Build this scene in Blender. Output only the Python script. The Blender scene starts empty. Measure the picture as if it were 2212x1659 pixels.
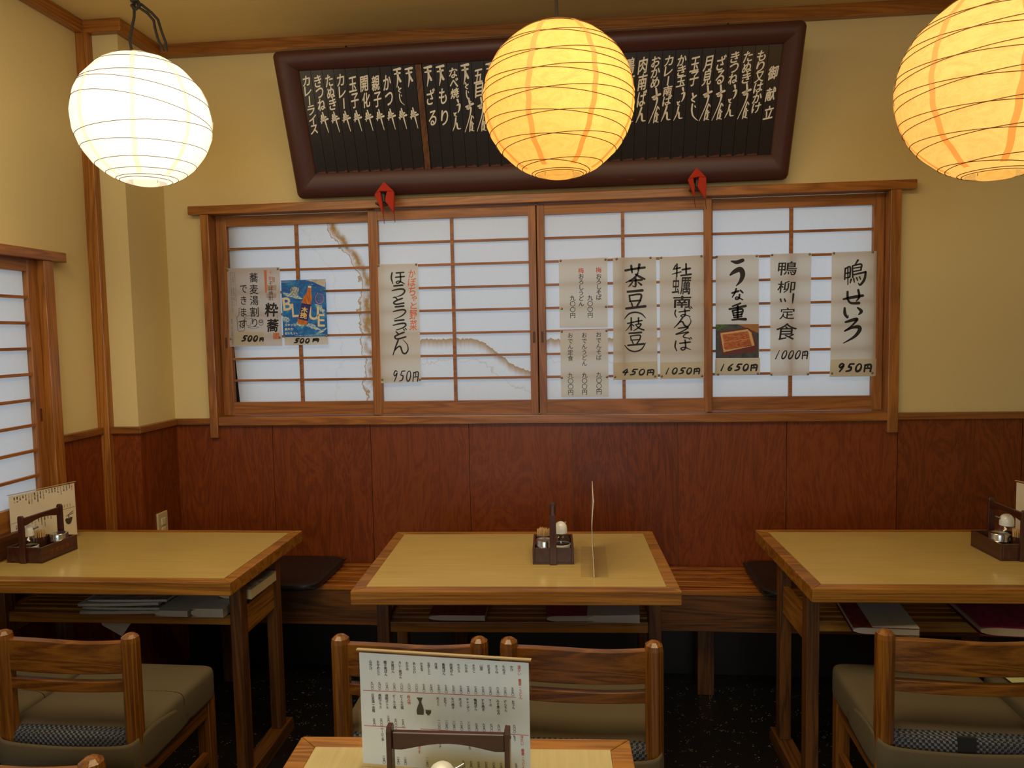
import bpy, bmesh, math, random
from mathutils import Vector, Matrix
random.seed(7)
S = bpy.context.scene
COL = S.collection
V = Vector

# ------------------------------------------------------------------ camera
FPX, CX, CY = 1600.0, 1106.0, 829.5
YAW, PIT, ROL = (math.radians(a) for a in (5.62, 4.01, 1.118))
CAM = V((0, 0, 1.40))
FWD = V((-math.sin(YAW)*math.cos(PIT), math.cos(YAW)*math.cos(PIT), -math.sin(PIT)))
_r0 = V((math.cos(YAW), math.sin(YAW), 0)); _d0 = FWD.cross(_r0)
RGT = _r0*math.cos(ROL) + _d0*math.sin(ROL)
DWN = _d0*math.cos(ROL) - _r0*math.sin(ROL)
cd = bpy.data.cameras.new('camera'); cam = bpy.data.objects.new('camera', cd); COL.objects.link(cam)
cd.sensor_fit = 'HORIZONTAL'; cd.sensor_width = 36; cd.lens = 36*FPX/2212; cd.clip_start = .05
cam.matrix_world = Matrix(((RGT.x, -DWN.x, -FWD.x, 0), (RGT.y, -DWN.y, -FWD.y, 0), (RGT.z, -DWN.z, -FWD.z, 1.40), (0, 0, 0, 1)))
S.camera = cam

# ------------------------------------------------------------------ world, lights, exposure
S.view_settings.view_transform = 'Standard'; S.view_settings.look = 'None'
S.view_settings.exposure = 0.0; S.view_settings.gamma = 1.0; S.view_settings.use_curve_mapping = False
w = bpy.data.worlds.new('sky'); S.world = w; w.use_nodes = True
w.node_tree.nodes['Background'].inputs[0].default_value = (.70, .84, 1.0, 1)
w.node_tree.nodes['Background'].inputs[1].default_value = .70
S.cycles.max_bounces = 8; S.cycles.diffuse_bounces = 4; S.cycles.glossy_bounces = 3
S.cycles.transmission_bounces = 6; S.cycles.transparent_max_bounces = 12
S.cycles.caustics_reflective = False; S.cycles.caustics_refractive = False
S.cycles.sample_clamp_indirect = 4.0

def area(name, loc, tgt, sx, sy, power, col):
    l = bpy.data.lights.new(name, 'AREA'); l.shape = 'RECTANGLE'; l.size = sx; l.size_y = sy
    l.energy = power; l.color = col
    o = bpy.data.objects.new(name, l); COL.objects.link(o); o.location = loc
    o.rotation_euler = (V(tgt)-V(loc)).to_track_quat('-Z', 'Y').to_euler(); return o
# added warm ambient fill under the ceiling, out of view; no lamp is modelled
area('ceiling_warm_fill', (-.45, 1.25, 2.57), (-.45, 1.55, 0), 2.4, .9, 44, (1, .79, .48))
# added cool fill standing for daylight behind the camera; no entrance is built
area('rear_cool_fill', (-.3, -2.45, 1.45), (-.1, 3, 1.0), 2.2, 1.5, 34, (.82, .93, 1.0))

# ------------------------------------------------------------------ pixel helpers (a view ray met with a real surface)
def ray(px, py): return RGT*((px-CX)/FPX) + DWN*((py-CY)/FPX) + FWD
def at(px, py, ax, c):
    v = ray(px, py); return CAM + v*((c-CAM[ax])/v[ax])
class Plane:
    def __init__(s, p, u, t): s.p = V(p); s.u = V(u).normalized(); s.t = V(t).normalized(); s.n = s.u.cross(s.t)
    def hit(s, px, py):
        v = ray(px, py); return CAM + v*((s.p-CAM).dot(s.n)/v.dot(s.n))
def wallplane(y): return Plane((0, y, 0), (1, 0, 0), (0, 0, 1))

# ------------------------------------------------------------------ materials
MATS = {}
class NT:
    def __init__(s, name):
        s.m = bpy.data.materials.new(name); s.m.use_nodes = True; s.t = s.m.node_tree
        s.b = s.t.nodes['Principled BSDF']; s.out = s.t.nodes['Material Output']
    def n(s, typ, **kw):
        nd = s.t.nodes.new('ShaderNode'+typ)
        for k, v in kw.items(): setattr(nd, k, v)
        return nd
    def set(s, sock, v):
        if isinstance(v, bpy.types.NodeSocket): s.t.links.new(v, sock)
        elif isinstance(v, (tuple, list)) and len(v) == 3 and sock.type == 'RGBA': sock.default_value = (*v, 1)
        else: sock.default_value = v
    def math(s, op, a, b=0.0, c=None):
        nd = s.n('Math', operation=op); s.set(nd.inputs[0], a); s.set(nd.inputs[1], b)
        if c is not None: s.set(nd.inputs[2], c)
        return nd.outputs[0]
    def coord(s, scale=(1, 1, 1), kind='Object', off=None):
        tc = s.n('TexCoord'); o = tc.outputs[kind]
        if off is not None:
            va = s.n('VectorMath', operation='ADD'); s.set(va.inputs[0], o); s.set(va.inputs[1], off); o = va.outputs[0]
        mp = s.n('Mapping'); s.set(mp.inputs[0], o); mp.inputs['Scale'].default_value = scale; return mp.outputs[0]
    def pos(s):
        g = s.n('NewGeometry'); sp = s.n('SeparateXYZ'); s.set(sp.inputs[0], g.outputs['Position']); return sp.outputs
    def noise(s, vec, scale, detail=3, rough=.5, dist=0.0):
        nd = s.n('TexNoise'); s.set(nd.inputs['Vector'], vec); nd.inputs['Scale'].default_value = scale
        nd.inputs['Detail'].default_value = detail; nd.inputs['Roughness'].default_value = rough; nd.inputs['Distortion'].default_value = dist
        return nd.outputs[0]
    def ramp(s, f, stops):
        nd = s.n('ValToRGB'); s.set(nd.inputs[0], f); e = nd.color_ramp.elements
        while len(e) < len(stops): e.new(.5)
        for q, (p, c) in zip(e, stops): q.position = p; q.color = (*c, 1) if len(c) == 3 else c
        return nd.outputs[0]
    def mixc(s, f, a, b, mode='MIX'):
        nd = s.n('Mix', data_type='RGBA', blend_type=mode); s.set(nd.inputs[0], f); s.set(nd.inputs[6], a); s.set(nd.inputs[7], b); return nd.outputs[2]
    def sstep(s, v, lo, hi):
        nd = s.n('MapRange', interpolation_type='SMOOTHSTEP'); s.set(nd.inputs[0], v); nd.inputs[1].default_value = lo; nd.inputs[2].default_value = hi; return nd.outputs[0]
    def bump(s, h, strength=.2, dist=.002):
        nd = s.n('Bump'); nd.inputs['Strength'].default_value = strength; nd.inputs['Distance'].default_value = dist; s.set(nd.inputs['Height'], h)
        s.set(s.b.inputs['Normal'], nd.outputs[0])
    def bs(s, **kw):
        for k, v in kw.items(): s.set(s.b.inputs[k.replace('_', ' ')], v)
        return s.m

def plain(name, col, rough=.6, metal=0.0, coat=0.0, emis=0.0):
    if name in MATS: return MATS[name]
    t = NT(name); t.bs(Base_Color=col, Roughness=rough, Metallic=metal)
    if coat: t.bs(Coat_Weight=coat, Coat_Roughness=.15)
    if emis: t.bs(Emission_Color=col, Emission_Strength=emis)
    MATS[name] = t.m; return t.m

AXS = {'x': (1.2, 22, 22), 'y': (22, 1.2, 22), 'z': (22, 22, 1.2)}
def wood(name, dark, light, axis, rough=.42, coat=.15, fine=5.0, contrast=1.0):
    key = name+axis
    if key in MATS: return MATS[key]
    t = NT(name+'_'+axis)
    isl = t.n('NewGeometry').outputs['Random Per Island']
    off = t.math('MULTIPLY', isl, 7.3)
    c = t.coord(AXS[axis], off=off)
    big = t.noise(c, .55, 3, .55, 1.2)
    rings = t.math('FRACT', t.math('MULTIPLY', big, 7.0))
    tri = t.math('ABSOLUTE', t.math('SUBTRACT', rings, .5))
    c2 = t.coord(tuple(a*(4 if a > 2 else 1.5) for a in AXS[axis]), off=off)
    fi = t.noise(c2, fine, 2, .7)
    f = t.math('ADD', t.math('MULTIPLY', tri, 1.1*contrast), t.math('MULTIPLY', t.math('SUBTRACT', fi, .25), .9*contrast))
    f = t.math('ADD', f, t.math('MULTIPLY', t.math('SUBTRACT', isl, .5), .25))
    col = t.ramp(f, [(.12, dark), (.75, light)])
    t.bs(Base_Color=col, Roughness=rough, Coat_Weight=coat, Coat_Roughness=.2)
    t.bump(fi, .12, .001)
    MATS[key] = t.m; return t.m

def HONEY(a): return wood('honey_wood', (.14, .050, .005), (.36, .152, .018), a, .38, .25)
def CAPW(a): return wood('cap_rail_wood', (.12, .036, .005), (.26, .088, .013), a, .38, .2)
def TRIM(a): return wood('trim_wood', (.21, .068, .009), (.40, .150, .024), a, .35, .3)
def SHO(a): return wood('shoji_wood', (.19, .062, .010), (.36, .135, .026), a, .45, .1)
def CHAIR(a): return wood('chair_wood', (.090, .028, .003), (.25, .092, .010), a, .35, .3)
def OAK(a): return wood('oak_leg', (.045, .015, .002), (.15, .054, .008), a, .5, .1, contrast=1.2)
def DARK(a): return wood('dark_wood', (.030, .008, .005), (.060, .017, .010), a, .32, .3)

def wainscot_mat():
    t = NT('wainscot_plywood')
    isl = t.n('NewGeometry').outputs['Random Per Island']; off = t.math('MULTIPLY', isl, 13.7)
    c = t.coord((6, 6, 1.5), off=off)
    big = t.noise(c, 1.0, 5, .62, 1.8)
    tri = t.math('ABSOLUTE', t.math('SUBTRACT', t.math('FRACT', t.math('MULTIPLY', big, 9.0)), .5))
    fi = t.noise(t.coord((90, 90, 3), off=off), 2.0, 2, .7)
    f = t.math('ADD', t.math('MULTIPLY', tri, .62), t.math('MULTIPLY', fi, .50))
    f = t.math('ADD', f, t.math('MULTIPLY', t.math('SUBTRACT', isl, .5), .22))
    col = t.ramp(f, [(.10, (.095, .017, .0022)), (.55, (.20, .041, .0042)), (1.0, (.235, .062, .009))])
    t.bs(Base_Color=col, Roughness=.40, Coat_Weight=.12, Coat_Roughness=.22, Specular_IOR_Level=.35)
    t.bump(t.math('ADD', t.math('MULTIPLY', tri, .7), fi), .25, .002); return t.m
def plaster_mat(name, col):
    t = NT(name); c = t.coord((1, 1, 1))
    n1 = t.noise(c, 55, 4, .6); n2 = t.noise(c, 2.2, 2)
    t.bs(Base_Color=t.mixc(t.math('MULTIPLY', n2, .25), col, tuple(a*.86 for a in col)), Roughness=.92); t.bump(n1, .16, .004); return t.m
def ceiling_mat():
    t = NT('ceiling_paper'); n1 = t.noise(t.coord((8, 60, 8)), 2, 3)
    t.bs(Base_Color=t.mixc(n1, (.80, .64, .30), (.73, .57, .25)), Roughness=.9); t.bump(n1, .15, .002); return t.m
def floor_mat():
    t = NT('black_flecked_vinyl'); c = t.coord((1, 1, 1))
    vo = t.n('TexVoronoi', feature='F1'); t.set(vo.inputs['Vector'], t.coord((1, 2.6, 1))); vo.inputs['Scale'].default_value = 75
    sp = t.math('LESS_THAN', vo.outputs['Distance'], .20)
    sel = t.math('GREATER_THAN', t.noise(c, 23, 1), .56)
    f = t.math('MULTIPLY', sp, sel)
    t.bs(Base_Color=t.mixc(f, (.008, .007, .006), (.34, .32, .29)), Roughness=.38); return t.m
def laminate_mat(name, lo, hi, ax):
    t = NT(name)
    sc = (2, 40, 2) if ax == 'x' else (40, 2, 2)
    n = t.noise(t.coord(sc), 2.2, 4, .65); n2 = t.noise(t.coord((2, 5, 2)), 1.5, 3)
    f = t.math('ADD', t.math('MULTIPLY', n, .6), t.math('MULTIPLY', n2, .4))
    t.bs(Base_Color=t.ramp(f, [(.3, lo), (.7, hi)]), Roughness=.24, Coat_Weight=.25, Coat_Roughness=.12); return t.m
def shoji_mat(name, mode):
    t = NT(name); x, y, z = t.pos()
    g = t.n('NewGeometry').outputs['Position']
    fib = t.noise(g, 90, 3); base = t.mixc(t.math('MULTIPLY', fib, .5), (.90, .90, .90), (.80, .80, .81))
    stain = None
    if mode == 1:
        n = t.math('SUBTRACT', t.noise(g, 9, 4, .6), .5); n2 = t.math('SUBTRACT', t.noise(g, 34, 3), .5)
        c = t.math('ADD', t.math('MULTIPLY', t.sstep(z, 1.62, 1.88), -.15), -.935)
        s = t.math('ADD', t.math('SUBTRACT', x, c), t.math('ADD', t.math('MULTIPLY', n, .12), t.math('MULTIPLY', n2, .03)))
        e1 = t.math('SUBTRACT', 1.0, t.sstep(t.math('ABSOLUTE', s), .0, .006))
        s2 = t.math('ADD', s, -.035); e2 = t.math('SUBTRACT', 1.0, t.sstep(t.math('ABSOLUTE', s2), .0, .04))
        s3 = t.math('ADD', s, .10); e3 = t.math('SUBTRACT', 1.0, t.sstep(t.math('ABSOLUTE', s3), .0, .005))
        stain = t.math('ADD', t.math('MULTIPLY', e1, .85), t.math('ADD', t.math('MULTIPLY', e2, t.math('MULTIPLY', t.sstep(t.noise(g, 14, 4), .30, .58), 1.0)), t.math('MULTIPLY', e3, .12)))
    elif mode == 2:
        v = t.n('CombineXYZ'); t.set(v.inputs[0], x)
        j = t.noise(v.outputs[0], 70, 3); j2 = t.noise(v.outputs[0], 18, 2)
        zt = t.math('ADD', t.math('MULTIPLY', t.sstep(x, -.47, -.22), -.135), 1.352)
        zt = t.math('ADD', zt, t.math('MULTIPLY', t.sstep(x, -.20, -.16), .125))
        zt = t.math('ADD', zt, t.math('ADD', t.math('MULTIPLY', j, .03), t.math('MULTIPLY', j2, .02)))
        s = t.math('SUBTRACT', zt, z)
        e = t.math('MULTIPLY', t.math('GREATER_THAN', s, 0.0), t.math('SUBTRACT', 1.0, t.sstep(s, 0.0, .045)))
        s2 = t.math('ADD', t.math('SUBTRACT', s, .085), t.math('MULTIPLY', t.math('SUBTRACT', t.noise(g, 12, 4), .5), .14))
        e2 = t.math('SUBTRACT', 1.0, t.sstep(t.math('ABSOLUTE', s2), 0.0, .004))
        stain = t.math('ADD', t.math('MULTIPLY', e, .85), t.math('MULTIPLY', e2, .30))
    if stain is not None:
        st = t.n('Clamp'); t.set(st.inputs[0], stain)
        base = t.mixc(st.outputs[0], base, (.50, .26, .075))
    d = t.n('BsdfDiffuse'); tr = t.n('BsdfTranslucent'); mx = t.n('MixShader')
    t.set(d.inputs[0], base); t.set(tr.inputs[0], base); mx.inputs[0].default_value = .62
    t.t.links.new(d.outputs[0], mx.inputs[1]); t.t.links.new(tr.outputs[0], mx.inputs[2]); t.t.links.new(mx.outputs[0], t.out.inputs[0])
    return t.m
def lantern_mat(name, paper, glow, strength, wrinkle):
    t = NT(name); c = t.coord((1, 1, 1))
    n = t.noise(t.coord((1, 1, 1.8)), 15, 6, .68, 2.2); fib = t.noise(c, 130, 2)
    base = t.mixc(t.math('MULTIPLY', t.math('ADD', t.sstep(n, .35, .75), t.math('MULTIPLY', fib, .5)), .40*wrinkle), paper, tuple(a*b for a, b in zip(paper, (.80, .62, .42))))
    d = t.n('BsdfDiffuse'); tr = t.n('BsdfTranslucent'); mx = t.n('MixShader'); em = t.n('Emission'); ad = t.n('AddShader'); bp = t.n('Bump')
    t.set(bp.inputs['Height'], n); bp.inputs['Strength'].default_value = .6*wrinkle; bp.inputs['Distance'].default_value = .01
    for q in (d, tr): t.set(q.inputs[0], base); t.set(q.inputs['Normal'], bp.outputs[0])
    t.set(em.inputs[0], t.mixc(1.0, glow, t.mixc(t.math('MULTIPLY', t.sstep(n, .38, .72), .30*wrinkle), (1, 1, 1), (.70, .55, .40)), 'MULTIPLY')); em.inputs[1].default_value = strength; mx.inputs[0].default_value = .7
    t.t.links.new(d.outputs[0], mx.inputs[1]); t.t.links.new(tr.outputs[0], mx.inputs[2])
    t.t.links.new(mx.outputs[0], ad.inputs[0]); t.t.links.new(em.outputs[0], ad.inputs[1]); t.t.links.new(ad.outputs[0], t.out.inputs[0]); return t.m
def poster_mat(name, col=(.80, .76, .66), thru=.60):
    if name in MATS: return MATS[name]
    t = NT(name); n = t.noise(t.coord((1, 1, 1)), 6, 3); f = t.noise(t.coord((30, 30, 2)), 3, 2)
    c = t.mixc(t.math('MULTIPLY', t.math('ADD', n, t.math('MULTIPLY', f, .4)), .4), col, tuple(a*b for a, b in zip(col, (.90, .87, .80))))
    d = t.n('BsdfDiffuse'); tr = t.n('BsdfTranslucent'); mx = t.n('MixShader'); t.set(d.inputs[0], c); t.set(tr.inputs[0], c); mx.inputs[0].default_value = thru
    t.t.links.new(d.outputs[0], mx.inputs[1]); t.t.links.new(tr.outputs[0], mx.inputs[2]); t.t.links.new(mx.outputs[0], t.out.inputs[0])
    MATS[name] = t.m; return t.m
def clear_mat(name, tint=(1, 1, 1), alpha=.1, rough=.05):
    t = NT(name); g = t.n('BsdfGlossy'); tr = t.n('BsdfTransparent'); mx = t.n('MixShader')
    g.inputs['Roughness'].default_value = rough; t.set(g.inputs[0], (.9, .9, .9)); t.set(tr.inputs[0], tint)
    fr = t.n('Fresnel'); fr.inputs[0].default_value = 1.45
    fc = t.math('SUBTRACT', 1.0, t.n('NewGeometry').outputs['Backfacing'])
    t.set(mx.inputs[0], t.math('MULTIPLY', t.math('ADD', fr.outputs[0], alpha), fc)); t.t.links.new(tr.outputs[0], mx.inputs[1]); t.t.links.new(g.outputs[0], mx.inputs[2]); t.t.links.new(mx.outputs[0], t.out.inputs[0]); return t.m
def tweed_mat():
    t = NT('houndstooth_tweed'); ck = t.n('TexChecker'); t.set(ck.inputs[0], t.coord((1, 1, 1)))
    ck.inputs['Scale'].default_value = 150; t.set(ck.inputs[1], (.012, .014, .02)); t.set(ck.inputs[2], (.15, .16, .18))
    wv = t.n('TexWave', wave_type='BANDS', bands_direction='DIAGONAL'); t.set(wv.inputs[0], t.coord((1, 1, 1))); wv.inputs['Scale'].default_value = 45
    t.bs(Base_Color=t.mixc(t.math('MULTIPLY', wv.outputs[1], .7), ck.outputs[0], (.012, .014, .02)), Roughness=.95); return t.m
def cloth_mat(name, col):
    t = NT(name); n = t.noise(t.coord((1, 1, 1)), 400, 2); n2 = t.noise(t.coord((1, 1, 1)), 9, 3)
    t.bs(Base_Color=t.mixc(t.math('MULTIPLY', t.math('ADD', n, n2), .4), col, tuple(a*.72 for a in col)), Roughness=.95); t.bump(t.math('ADD', n, t.math('MULTIPLY', n2, 3.0)), .15, .003); return t.m
def lacquer_mat():
    t = NT('worn_red_brown_lacquer'); c = t.coord((3, 40, 40))
    n = t.noise(c, 1.6, 4, .7); w2 = t.noise(t.coord((1, 1, 1)), 5, 1)
    f = t.math('MULTIPLY', t.sstep(n, .66, .72), t.sstep(w2, .48, .6))
    t.bs(Base_Color=t.mixc(f, (.058, .015, .011), (.22, .055, .016)), Roughness=.52, Coat_Weight=.06, Coat_Roughness=.3); return t.m
def art_mat(name, stops, sc, dist=3.0):
    t = NT(name); n = t.noise(t.coord(sc), 1.0, 5, .6, dist); t.bs(Base_Color=t.ramp(n, stops), Roughness=.45); return t.m

M_WAIN = wainscot_mat(); M_PLAS = plaster_mat('beige_plaster', (.70, .565, .27)); M_CEIL = ceiling_mat(); M_FLOOR = floor_mat()
M_PAPER = [shoji_mat('shoji_paper', 0), shoji_mat('shoji_paper_stained', 1), shoji_mat('shoji_paper_tidemark', 2)]
M_LAM = laminate_mat('pale_laminate', (.44, .315, .095), (.54, .40, .135), 'x'); M_LAM2 = laminate_mat('pale_striped_laminate', (.45, .37, .165), (.56, .475, .235), 'y')
M_POST = poster_mat('aged_poster_paper', (.88, .83, .72)); M_POST2 = poster_mat('white_poster_paper', (.92, .90, .84)); M_SLIP = poster_mat('price_slip_paper', (.86, .80, .66))
M_INK = plain('black_ink', (.012, .010, .010), .6); M_RED = plain('red_ink', (.62, .07, .025), .6); M_ORG = plain('orange_ink', (.72, .13, .02), .6)
M_GREY = plain('grey_ink', (.09, .08, .07), .6); M_WHITE = plain('white_paint', (.80, .76, .64), .6)
M_TACK = plain('brass_tack', (.30, .25, .13), .35, .8); M_CLEAR = clear_mat('clear_acrylic', (1, 1, 1), .0); M_GLASS = clear_mat('bottle_glass', (.96, .93, .88), .05)
M_TWEED = tweed_mat(); M_COVER = cloth_mat('olive_seat_cloth', (.115, .088, .045)); M_REDC = cloth_mat('red_cloth', (.50, .035, .012))
M_LACQ = lacquer_mat(); M_SLAT = plain('black_lacquer_slat', (.014, .010, .008), .38, coat=.2); M_STEEL = plain('brushed_steel', (.55, .54, .52), .22, 1.0)
M_CORD = plain('dark_cord', (.012, .008, .005), .85); M_BLACK = plain('black_vinyl', (.012, .009, .008), .4); M_PLASTIC = plain('white_plastic', (.75, .77, .74), .3, coat=.3)

# ------------------------------------------------------------------ mesh helpers
class MB:
    def __init__(s): s.v = []; s.f = []
    def add(s, vs, fs):
        b = len(s.v); s.v += [tuple(p) for p in vs]; s.f += [tuple(i+b for i in q) for q in fs]; return s
    def box(s, x0, x1, y0, y1, z0, z1):
        return s.add([(x0, y0, z0), (x1, y0, z0), (x1, y1, z0), (x0, y1, z0), (x0, y0, z1), (x1, y0, z1), (x1, y1, z1), (x0, y1, z1)],
                     [(0, 3, 2, 1), (4, 5, 6, 7), (0, 1, 5, 4), (1, 2, 6, 5), (2, 3, 7, 6), (3, 0, 4, 7)])
    def hexa(s, p):   # eight points: bottom four, top four
        return s.add(p, [(0, 3, 2, 1), (4, 5, 6, 7), (0, 1, 5, 4), (1, 2, 6, 5), (2, 3, 7, 6), (3, 0, 4, 7)])
    def slab(s, q, d):  # quad extruded by vector d
        q = [V(p) for p in q]; d = V(d); return s.hexa([*q, *[p+d for p in q]])
    def prism(s, poly, d):
        n = len(poly); poly = [V(p) for p in poly]; d = V(d)
        s.add([*poly, *[p+d for p in poly]], [tuple(range(n-1, -1, -1)), tuple(range(n, 2*n)), *[(i, (i+1) % n, n+(i+1) % n, n+i) for i in range(n)]]); return s
    def flat(s, poly): return s.add(poly, [tuple(range(len(poly)))])
    def tube(s, pts, r, n=8, closed=False):
        pts = [V(p) for p in pts]; m = len(pts); rs = r if isinstance(r, (list, tuple)) else [r]*m; vs = []; up = None
        for i, p in enumerate(pts):
            a = pts[(i-1) % m] if closed or i > 0 else p; b = pts[(i+1) % m] if closed or i < m-1 else p
            t = (b-a).normalized()
            if up is None: up = V((0, 0, 1)) if abs(t.z) < .9 else V((1, 0, 0))
            s1 = t.cross(up).normalized(); up = s1.cross(t).normalized()
            for k in range(n): q = 2*math.pi*k/n; vs.append(p+(s1*math.cos(q)+up*math.sin(q))*rs[i])
        fs = []
        for i in range(m if closed else m-1):
            j = (i+1) % m
            for k in range(n): l = (k+1) % n; fs.append((i*n+k, i*n+l, j*n+l, j*n+k))
        if not closed: fs += [tuple(range(n-1, -1, -1)), tuple((m-1)*n+k for k in range(n))]
        return s.add(vs, fs)
    def lathe(s, prof, c=(0, 0, 0), n=28, a0=0.0):
        vs = []; m = len(prof)
        for r, z in prof:
            for k in range(n): q = a0+2*math.pi*k/n; vs.append((c[0]+max(r, 1e-5)*math.cos(q), c[1]+max(r, 1e-5)*math.sin(q), c[2]+z))
        fs = [(i*n+k, i*n+(k+1) % n, (i+1)*n+(k+1) % n, (i+1)*n+k) for i in range(m-1) for k in range(n)]
        return s.add(vs, fs)
    def grid(s, fn, nu, nv):
        vs = [fn(i/nu, j/nv) for j in range(nv+1) for i in range(nu+1)]
        return s.add(vs, [(j*(nu+1)+i, j*(nu+1)+i+1, (j+1)*(nu+1)+i+1, (j+1)*(nu+1)+i) for j in range(nv) for i in range(nu)])
    def rbox(s, x0, x1, y0, y1, z0, z1, e=4.0, n=20, m=8, q=7):   # puffy cushion
        cx, cy, cz = (x0+x1)/2, (y0+y1)/2, (z0+z1)/2; hx, hy, hz = (x1-x0)/2, (y1-y0)/2, (z1-z0)/2
        sg = lambda c, p: math.copysign(abs(c)**p, c)
        def fn(u, v):
            a = 2*math.pi*u; b = math.pi*(v-.5)
            return (cx+hx*sg(math.cos(b), 2/e)*sg(math.cos(a), 2/q), cy+hy*sg(math.cos(b), 2/e)*sg(math.sin(a), 2/q), cz+hz*sg(math.sin(b), 2/e*1.6))
        return s.grid(fn, n*2, m*2)

def empty(name, loc=(0, 0, 0), rz=0.0):
    o = bpy.data.objects.new(name, None); COL.objects.link(o); o.location = loc; o.rotation_euler = (0, 0, rz); o.empty_display_size = .05; return o
def obj(name, mb, mat, parent=None, off=(0, 0, 0), smooth=False, bev=0.0, kind=None):
    me = bpy.data.meshes.new(name); o3 = V(off)
    me.from_pydata([tuple(V(p)-o3) for p in mb.v], [], mb.f); me.update()
    bm = bmesh.new(); bm.from_mesh(me); bmesh.ops.recalc_face_normals(bm, faces=bm.faces); bm.to_mesh(me); bm.free()
    me.materials.append(mat)
    if smooth:
        for p in me.polygons: p.use_smooth = True
        me.set_sharp_from_angle(angle=math.radians(42))
    o = bpy.data.objects.new(name, me); COL.objects.link(o)
    if parent is not None: o.parent = parent
    else: o.location = o3
    if bev:
        b = o.modifiers.new('bevel', 'BEVEL'); b.width = bev; b.segments = 2; b.limit_method = 'ANGLE'; b.angle_limit = math.radians(40)
    if kind: o['kind'] = kind
    return o
def tag(o, label, cat, group=None):
    o['label'] = label; o['category'] = cat
    if group: o['group'] = group
    return o
KIDS = {}
def copy_tree(o, parent=None):
    c = o.copy(); COL.objects.link(c)
    if parent is not None: c.parent = parent
    for ch in list(o.children): copy_tree(ch, c)
    return c
def place(o, loc, rz, label, cat, group=None, first=True):
    c = o if first else copy_tree(o)
    c.location = loc; c.rotation_euler = (0, 0, rz); return tag(c, label, cat, group)

# ------------------------------------------------------------------ lettering
GL = {}
def glyph(ch, bold=0.0):
    k = (ch, bold)
    if k in GL: return GL[k]
    cu = bpy.data.curves.new('glyph', 'FONT'); cu.body = ch; cu.size = 1; cu.resolution_u = 3; cu.offset = bold
    o = bpy.data.objects.new('glyph', cu); COL.objects.link(o)
    dg = bpy.context.evaluated_depsgraph_get(); me = bpy.data.meshes.new_from_object(o.evaluated_get(dg))
    vs = [(p.co.x, p.co.y) for p in me.vertices]; fs = [tuple(p.vertices) for p in me.polygons]
    bpy.data.objects.remove(o); bpy.data.curves.remove(cu); bpy.data.meshes.remove(me)
    if ch in 'ー｜':   # the long-vowel bar stands upright in vertical writing
        vs = [(.48-(y-.36), .36+(x-.48)*.85) for x, y in vs]; fs = [tuple(reversed(f)) for f in fs]
    GL[k] = (vs, fs); return GL[k]
def put(mb, pl, ch, px, py, w, h=None, bold=0.0, shear=0.0, rot=0.0, lift=.0006, fit=False):
    """one character, its em box w x h photo pixels wide about (px, py) on the surface pl"""
    h = h or w; vs, fs = glyph(ch)
    if not vs: return
    if bold:   # heavier stroke: overprint with small shifts
        e = bold*.95*w; k = (h/w)**.5
        for i, (dx, dy) in enumerate(((-1, 0), (1, 0), (0, -1), (0, 1), (.7, .7), (-.7, -.7), (.7, -.7), (-.7, .7)) if bold > .015 else ((-1, 0), (1, 0), (0, -1), (0, 1))):
            put(mb, pl, ch, px+dx*e, py+dy*e*k, w, h, 0.0, shear, rot, lift+.00001*i, fit)
        return
    c = pl.hit(px, py); sx = (pl.hit(px+w/2, py)-pl.hit(px-w/2, py)).length; sy = (pl.hit(px, py-h/2)-pl.hit(px, py+h/2)).length
    if fit:
        x0 = min(p[0] for p in vs); x1 = max(p[0] for p in vs); y0 = min(p[1] for p in vs); y1 = max(p[1] for p in vs)
        q = [((x-(x0+x1)/2)/max(x1-x0, .05), (y-(y0+y1)/2)/max(y1-y0, .05)) for x, y in vs]
    else: q = [((x-.48)/.96, (y-.36)/.96) for x, y in vs]
    cr, sr = math.cos(rot), math.sin(rot)
    out = []
    for x, y in q:
        x, y = x*sx+shear*y*sy, y*sy; x, y = x*cr-y*sr, x*sr+y*cr
        out.append(c+pl.u*x+pl.t*y+pl.n*lift)
    mb.add(out, fs)
def column(mb, pl, text, x0, y0, x1, y1, w, h=None, **kw):
    """vertical line of writing, first character centred at (x0, y0), last at (x1, y1)"""
    n = len(text)
    for i, ch in enumerate(text):
        if ch in ' 　': continue
        f = i/(n-1) if n > 1 else 0
        put(mb, pl, ch, x0+(x1-x0)*f, y0+(y1-y0)*f, w, h, **kw)
def span(mb, pl, text, x, ya, yb, w, lean=.06, **kw):   # column filling ya..yb
    n = len(text); st = (yb-ya)/n
    column(mb, pl, text, x-lean*0, ya+st/2, x+lean*(yb-ya), yb-st/2, w, st*1.06, **kw)
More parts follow.
